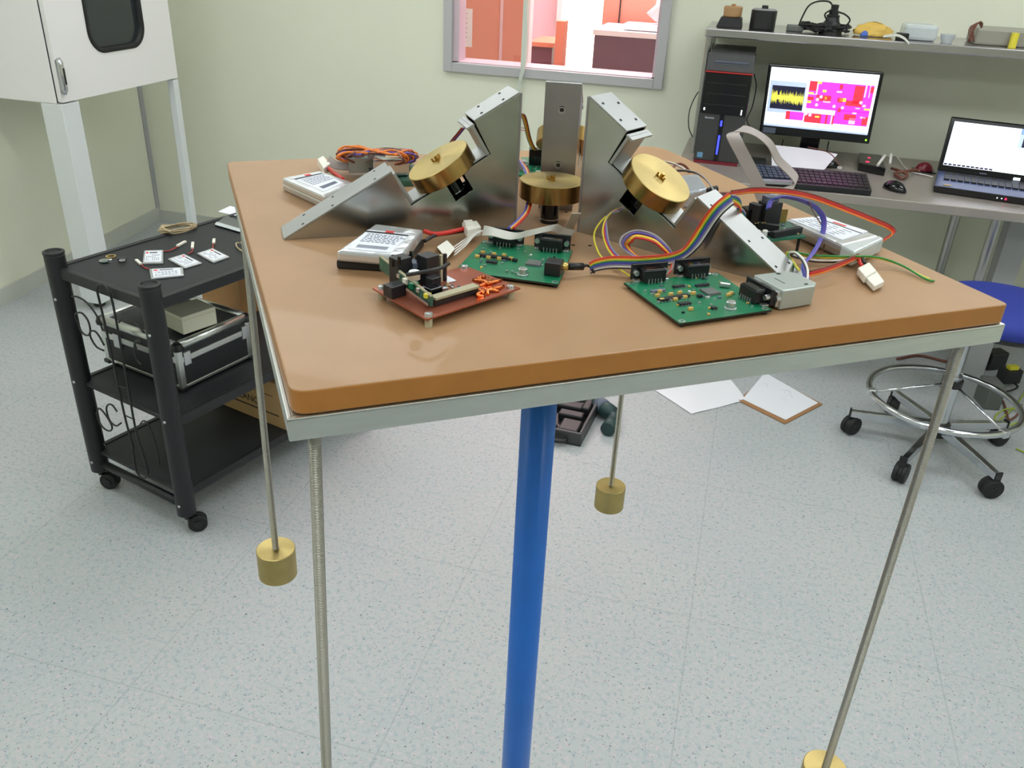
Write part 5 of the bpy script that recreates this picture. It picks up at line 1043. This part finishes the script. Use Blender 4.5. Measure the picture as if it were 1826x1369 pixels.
# white sheets propped behind the keyboards
g0 = [WP(1376, 300, 3.60), WP(1470, 304, 3.60), WP(1494, 274, 3.70), WP(1376, 257, 3.72)]
vs = []; fs = []; n = 14
for i in range(n + 1):
    for j in range(n + 1):
        u, v = i / n, j / n; p = bil(g0, u, v); vs.append(p + V((0, -.012 * math.sin(u * 5 + v * 2) * v, .006 * math.sin(u * 7) * (1 - v))))
for i in range(n):
    for j in range(n): a_ = i * (n + 1) + j; fs.append((a_, a_ + n + 1, a_ + n + 2, a_ + 1))
k_ = len(vs); MB('paper').add(vs + [v + V((0, .0008, 0)) for v in vs], fs + [tuple(k_ + x for x in f[::-1]) for f in fs], True).build('paper_sheet', None, label='curled white sheet of paper propped up under the monitor', cat='paper')
MB('w_brown').tube(cr([WP(1440, 262, 3.69), WP(1468, 268, 3.66), WP(1485, 278, 3.62), WP(1497, 296, 3.56)], 6), .0020, 6).build('cable', None, label='thin dark cable bending over the white paper towards the keyboard', cat='cable')
MB('w_white').cbox(ZP(1497, 299, DZ + .03), (.014, .012, .008), .6).build('plug', None, label='tiny white plug at the end of the dark cable behind the long keyboard', cat='plug')
blob(ZP(1480, 298, DZ + .001), .035, .018, .026, .2, 'gloss_black').build('webcam', None, label='small dark rounded device lying behind the long keyboard', cat='device')
MB('black').slab([ZP(a, b, DZ + .014) for a, b in ((1330, 296), (1368, 300), (1366, 282), (1332, 278))], .0135).build('black_case', None, label='flat black box on the desk between the tower computer and the keyboards', cat='box', bevel=.003)
# ---- on the shelf
ZS = SZ
def SP(px, py, y): p = WP(px, py, y); return V((p.x, y, SZ))
ys = 3.84
s0 = SP(1301, 48, ys)
t = thing('plinth', 'black block with sloping sides at the left end of the shelf', 'block', s0, 0)
MB('black').at(Matrix.Translation(s0)).hexa([(-.052, -.045, 0), (.050, -.045, 0), (.050, .045, 0), (-.052, .045, 0), (-.038, -.04, .036), (.044, -.04, .036), (.044, .04, .036), (-.038, .04, .036)]).build('block_body', t, bevel=.002)
t = thing('wooden_disc', 'tan round wooden piece standing on the black block at the shelf\'s left end', 'wooden piece', s0 + V((.004, 0, .0362)), 0)
MB('wood_knob').lathe(s0 + V((.004, 0, .0362)), [(0, 0), (.032, 0), (.036, .004), (.037, .036), (.034, .040), (0, .040)], 28).build('round_block', t); MB('wood_knob').lathe(s0 + V((.004, 0, .076)), [(.009, 0), (.009, .008), (0, .009)], 16).build('knob', t)
s1 = SP(1358, 52, ys)
t = thing('black_canister', 'wide black canister with a pale lid and small knob on the shelf', 'canister', s1, 0)
MB('black').lathe(s1, [(0, 0), (.048, 0), (.050, .002), (.050, .068), (.046, .070), (0, .070)], 32).build('body', t); MB('w_grey').lathe(s1 + V((0, 0, .070)), [(.047, 0), (.043, .004), (0, .005)], 32).build('lid', t); MB('black').lathe(s1 + V((0, 0, .074)), [(.013, 0), (.012, .012), (0, .013)], 18).build('knob', t)
rnd = random.Random(12)
s2 = SP(1480, 62, ys)
t = thing('cable_heap', 'tangled heap of black cables with a tall black adapter rising from it on the shelf', 'cables', s2, 0)
for j in range(9):
    pts = [s2 + V((rnd.uniform(-.12, .07), rnd.uniform(-.06, .06), rnd.uniform(.006, .035) )) for _ in range(8)]; MB('rubber').tube(cr(pts, 5), rnd.uniform(.003, .005), 6).build('cable', t)
MB('black').lathe(s2 + V((-.002, 0, .0)), [(0, 0), (.045, 0), (.040, .03), (.028, .045), (.024, .060), (.026, .066), (.018, .070), (.019, .082), (.014, .086), (.015, .104), (0, .106)], 20).build('adapter', t)
for pts in ([(-.125, 0, .02), (-.115, 0, .06), (-.10, 0, .095), (-.07, 0, .112), (-.03, 0, .114), (-.012, 0, .10), (0, 0, .08)], [(.01, 0, .08), (.04, 0, .072), (.062, 0, .055), (.055, 0, .035), (.03, 0, .02)], [(-.01, -.02, .09), (-.035, -.02, .07), (-.02, -.02, .05), (.02, -.02, .045)]):
    MB('rubber').tube(cr([s2 + V(p) for p in pts], 6), .0032, 8).build('cable', t)
s3 = SP(1410, 56, ys); MB('board_grey').box(s3.x - .018, s3.x + .045, ys - .03, ys + .03, SZ, SZ + .022).build('circuit_lump', None, label='small greenish grey circuit part at the left foot of the cable heap on the shelf', cat='circuit part', bevel=.004)
s4 = SP(1555, 62, 3.84); t = thing('yellow_bag', 'crumpled yellow-orange plastic bag on the middle of the shelf', 'bag', s4, 0)
mb = blob(s4 + V((0, 0, .001)), .075, .045, .045, 0, 'yellow_bag', 26, 9); rnd = random.Random(8); mb.v = [v + V((rnd.uniform(-.007, .007), rnd.uniform(-.007, .007), rnd.uniform(0, .008))) for v in mb.v]; mb.build('bag', t)
blob(s4 + V((-.032, -.042, .002)), .016, .010, .02, .3, 'blue_bit').build('blue_cap', None, label='small blue cap in front of the yellow bag on the shelf', cat='cap')
def pbox(x0, x1, y, h, label, m, name, cat, dp=.14, ytop=None):
    a, b = SP(x0, 70, y), SP(x1, 75, y); t = thing(name, label, cat, V(((a.x + b.x) / 2, y, SZ)), 0); MB(m).box(a.x, b.x, y, y + dp, SZ, SZ + h).build('housing', t, bevel=.008); return t, a, b
MB('clear_bag').box(SP(1625, 0, 3.78).x, SP(1688, 0, 3.78).x, 3.78, 3.90, SZ, SZ + .056).build('clear_box', None, label='translucent grey plastic box on the shelf right of the yellow bag', cat='box', bevel=.012)
MB('rubber').box(SP(1612, 0, 3.80).x, SP(1634, 0, 3.8).x, 3.76, 3.80, SZ, SZ + .024).build('black_part', None, label='small black part against the translucent box on the shelf', cat='part', bevel=.003)
MB('clear_bag').lathe(SP(1707, 0, 3.79), [(0, 0), (.018, 0), (.026, .024), (.027, .030), (0, .030)], 22).build('plastic_cup', None, label='small translucent cup between the clear box and the grey power supply', cat='cup')
t, a, b = pbox(1738, 1840, 3.79, .058, 'large grey-beige power supply at the right end of the shelf', 'psu', 'power_supply', 'device', .16)
mb = MB('w_brown')
for j in range(5): mb.tube(cr([a + V((rnd.uniform(-.03, .0), -.01, .01)), a + V((-.03 + j * .006, -.01, .05 + .006 * j)), a + V((-.005 + j * .004, .0, .075)), a + V((.015, .01, .058))], 6), .0026, 6)
mb.build('power_wires', t)
MB('ribbon_light').band([SP(1590, 0, 3.72) + V((0, 0, .012)), SP(1612, 0, 3.71) + V((0, 0, .020)), SP(1628, 0, 3.705) + V((0, 0, .012)), SP(1640, 0, 3.69) + V((0, 0, -.004))], [V((.1, .8, .3))] * 4, .02, .0012).build('plastic_strip', None, label='pale plastic strip drooping over the front of the shelf', cat='strip')
MB('w_yellow').lathe(SP(1829, 0, 3.77), [(0, 0), (.014, 0), (.014, .05), (0, .052)], 14).build('yellow_part', None, label='yellow capped part at the very right of the shelf', cat='part')
# ================================================================== STOOL
hubx, huby = .80, 2.85
st = thing('lab_stool', 'tall drafting stool with blue seat, chrome foot ring and five chromed legs on casters', 'stool', (hubx, huby, 0))
ends = [ZP(1523, 735, .085), ZP(1607, 824, .085), ZP(1797, 860, .085), V((1.03, 2.98, .085)), V((.70, 3.09, .085))]
for k, e_ in enumerate(ends):
    d = V((e_.x - hubx, e_.y - huby, 0)).normalized(); s = V((-d.y, d.x, 0)); Lk = .285
    e_ = V((hubx, huby, 0)) + d * Lk
    c0 = V((hubx, huby, 0))
    lg = MB('chrome').hexa([c0 + d * .02 + s * .013 + V((0, 0, .082)), c0 + d * .02 - s * .013 + V((0, 0, .082)), e_ - s * .010 + V((0, 0, .066)), e_ + s * .010 + V((0, 0, .066)), c0 + d * .02 + s * .013 + V((0, 0, .118)), c0 + d * .02 - s * .013 + V((0, 0, .118)), e_ - s * .010 + V((0, 0, .092)), e_ + s * .010 + V((0, 0, .092))]).build('leg', st, bevel=.003)
    MB('black_plastic').box(0, 0, 0, 0, 0, 0); mb = MB('black_plastic').at(Matrix(((d.x, s.x, 0, e_.x), (d.y, s.y, 0, e_.y), (0, 0, 1, 0), (0, 0, 0, 1)))); mb.box(-.002, .004, -.012, .012, .060, .096).cyl((-.012, 0, .045), (-.012, 0, .068), .008, 12); mb.build('end_cap', lg)
    w_ = [V((.7, -.72, 0)), V((.9, -.4, 0)), V((.3, -.95, 0)), V((.6, -.8, 0)), V((.9, -.3, 0))][k].normalized(); cc = e_ - d * .012 + V((0, 0, .0262 - e_.z)) 
    ca = MB('rubber').lathe(V((cc.x, cc.y, .0335)) - w_ * .022, [(0, .002), (.012, 0), (.030, .001), (.0335, .004), (.0335, .015), (.029, .018), (.029, .026), (.0335, .029), (.0335, .040), (.030, .043), (.012, .044), (0, .042)], 26, w_).build('caster', lg)
MB('black_plastic').lathe((hubx, huby, .07), [(0, 0), (.034, 0), (.036, .01), (.036, .045), (.030, .052), (0, .052)], 26).build('hub', st)
MB('chrome').cyl((hubx, huby, .12), (hubx, huby, .30), .025, 24).cyl((hubx, huby, .30), (hubx, huby, .46), .014, 20).build('column', st)
RZ, RR = .205, .240
MB('chrome').tube([V((hubx - .01 + RR * math.cos(k * math.pi / 30), huby + .005 + RR * math.sin(k * math.pi / 30), RZ)) for k in range(60)], .011, 14, closed=True).build('foot_ring', st)
for k in range(3):
    an = 1.2 + k * 2.094; MB('chrome').tube([V((hubx, huby, .27)), V((hubx - .01 + RR * math.cos(an), huby + .005 + RR * math.sin(an), RZ))], .005, 10).build('ring_spoke', st); MB('solder').cbox((hubx - .01 + (RR + .0) * math.cos(an), huby + .005 + RR * math.sin(an), RZ), (.026, .026, .026), an).build('ring_clamp', st, bevel=.003)
MB('black_plastic').cyl((hubx, huby, .26), (hubx, huby, .285), .032, 20).build('ring_collar', st)
sc2 = V((hubx + .11, huby + .10, .0)); sz = .47
MB('grey_paint').cbox((hubx + .05, huby + .03, sz - .012), (.24, .15, .010), .3).build('seat_plate', st, bevel=.002); MB('black').lathe((sc2.x, sc2.y, sz - .004), [(0, 0), (.20, 0), (.215, .012), (.215, .02), (0, .02)], 44).build('seat_pan', st)
MB('seat_blue').lathe((sc2.x, sc2.y, sz + .016), [(.214, 0), (.224, .016), (.222, .034), (.205, .050), (.17, .060), (0, .0605)], 52).build('seat_cushion', st, weld=True)
# ================================================================== UNDER THE DESK
mb = MB('earth')
pts = [FP(1826, 700, .006), FP(1812, 722, .006), FP(1790, 742, .006), FP(1775, 752, .006), FP(1778, 738, .010), FP(1800, 728, .012), FP(1822, 735, .008), FP(1815, 752, .006), FP(1790, 760, .006)]
mb.tube(cr(pts, 8), .003, 8).build('floor_cable', None, label='yellow-green earth cable looping on the floor beyond the stool', cat='cable')
MB('w_brown').tube(cr([FP(1770, 700, .006), FP(1788, 715, .008), FP(1795, 735, .008), FP(1800, 748, .008), FP(1815, 738, .008), FP(1822, 722, .008)], 8), .004, 8).build('floor_cable', None, label='dark cable crossing the earth cable on the floor beyond the stool', cat='cable')
MB('earth').tube(cr([FP(1812, 800, .005), FP(1820, 803, .005), FP(1840, 812, .005)], 5), .003, 8).build('floor_cable', None, label='short yellow-green cable on the floor at the right edge near the stool caster', cat='cable')
t = thing('power_adapter', 'black power adapter with a yellow plug hanging under the desk at the right', 'adapter', (.98, 3.35, 0), 0)
a0 = FP(1800, 668, .05); MB('black').cbox(a0, (.075, .055, .06), .4).build('body', t, bevel=.006); MB('yellow_plug').cbox(a0 + V((0, -.01, .038)), (.04, .025, .016), .4).build('yellow_plug', t, bevel=.002)
MB('rubber').tube(cr([a0 + V((0, 0, -.02)), a0 + V((.03, -.04, -.03)), a0 + V((-.02, -.07, -.045)), a0 + V((-.06, -.04, -.045))], 6), .004, 8).build('lead', t)
a1 = FP(1772, 640, .04); MB('black').cbox(a1, (.09, .06, .08), .5).build('power_adapter', None, label='black power brick on the floor under the desk, left of the yellow plug', cat='adapter', bevel=.008)
MB('w_brown').tube(cr([FP(1600, 640, .006), FP(1640, 634, .006), FP(1690, 645, .008), FP(1730, 650, .01), FP(1760, 652, .012)], 8), .006, 8).build('floor_cable', None, label='dark cable running along the floor under the edge of the table towards the power brick', cat='cable')
MB('board_grey').cbox(FP(1765, 700, .05), (.06, .10, .10), .2).build('floor_box', None, label='dull grey upright box on the floor behind the foot ring', cat='box', bevel=.004)
# ================================================================== ROOM BEYOND THE WINDOW
def BW_(px, py, y): return WP(px, py, y)
a, b = BW_(800, 60, 5.0), BW_(941, 60, 5.0)
t = thing('orange_partition', 'orange panelled partition with a white notice, seen through the left pane', 'partition', ((a.x + b.x) / 2 - .2, 5.03, 0))
MB('orange_panel').box(a.x - .5, b.x - .003, 5.0, 5.05, 0, 2.2).build('panel', t, bevel=.004); x = BW_(894, 60, 5.0).x; MB('pink_wall').box(x - .008, x + .008, 4.992, 5.0, 0, 2.2).build('joint_strip', t); x = BW_(938, 60, 5.0).x; MB('cabinet_top').box(x - .002, x + .022, 4.985, 5.06, 0, 2.2).build('edge_post', t)
n0, n1 = BW_(812, 82, 4.99), BW_(842, 16, 4.99); MB('paper').box(n0.x, n1.x, 4.997, 4.9995, n0.z, n1.z).build('notice', t)
mb = MB('label_ink')
for k in range(6): mb.box(n0.x + .02, n1.x - .03, 4.9962, 4.997, n0.z + .05 + k * .025, n0.z + .053 + k * .025)
mb.build('notice_print', t)
def far_box(x0, x1, y, ztop_px, m, name, label, cat, dp=.4, topm=None, group=None):
    p0, p1 = BW_(x0, ztop_px, y), BW_(x1, ztop_px, y); t = thing(name, label, cat, ((p0.x + p1.x) / 2, y + dp / 2, 0)); MB(m).box(p0.x, p1.x, y, y + dp, 0, p0.z).build('body', t, bevel=.003)
    if topm: MB(topm).box(p0.x - .01, p1.x + .01, y - .01, y + dp, p0.z, p0.z + .03).build('top', t, bevel=.002)
    return t, p0, p1
far_box(944, 985, 6.0, 82, 'dark_cabinet', 'low_cabinet', 'small dark low cabinet with pink top seen through the middle of the window', 'cabinet', .4, 'brown_post')
far_box(992, 1008, 5.9, 37, 'brown_post', 'wooden_post', 'brown upright board beside the bright glow beyond the window', 'post', .1)
t, p0, p1 = far_box(1060, 1185, 5.3, 62, 'dark_cabinet', 'filing_cabinet', 'wide dark cabinet with a white top and papers seen through the right pane', 'cabinet', .5, 'cabinet_top')
a, b = BW_(1075, 20, 5.9), BW_(1190, 20, 5.9); MB('orange_panel').box(a.x, b.x + .3, 5.9, 5.95, 0, 2.2).build('orange_partition', None, label='orange partition behind the dark filing cabinet, seen through the right pane', cat='partition')
a = BW_(1105, 20, 5.89); MB('ink').box(a.x - .004, a.x + .004, 5.89, 5.899, 1.02, 2.2).build('partition_joint', None, label='thin dark joint strip on the right orange partition', cat='strip')
pp = BW_(1150, 66, 5.4); 
MB('paper').cbox((pp.x, 5.45, p0.z + .05), (.26, .2, .03)).build('paper_pile', None, label='pile of white papers on the dark cabinet beyond the window', cat='papers', bevel=.003)
MB('paper').tube([V((pp.x + .03, 5.45, p0.z + .1)), V((pp.x + .07, 5.45, p0.z + .16)), V((pp.x + .10, 5.46, p0.z + .30))], .05, 14, rs=[.05, .035, .05]).build('white_lamp', None, label='white curved lamp standing on the papers beyond the window', cat='lamp')
g0_, g1_ = BW_(1010, 110, 7.1), BW_(1060, 0, 7.1)
gw = thing('bright_doorway', 'overexposed bright glazed opening glowing beyond the window', 'doorway', ((g0_.x + g1_.x) / 2, 7.1, 0)); MB('cabinet_top').box(g0_.x - .1, g0_.x - .06, 7.08, 7.19, 0, 2.2).box(g1_.x + .16, g1_.x + .2, 7.08, 7.19, 0, 2.2).build('door_frame', gw); MB('glow').box(g0_.x - .06, g1_.x + .16, 7.12, 7.15, .05, 2.15).build('lit_glass', gw)
MB('tape').band([WP(937, 0, YB - .03), WP(936, 60, YB - .03), WP(933, 118, YB - .035), WP(928, 140, YB - .03), WP(925, 168, YB - .02), WP(922, 300, YB - .02), WP(920, 420, YB - .02)], [HX] * 7, .017, .004).build('hanging_tube', None, label='pale translucent tube hanging down in front of the window mullion and wall', cat='tube')
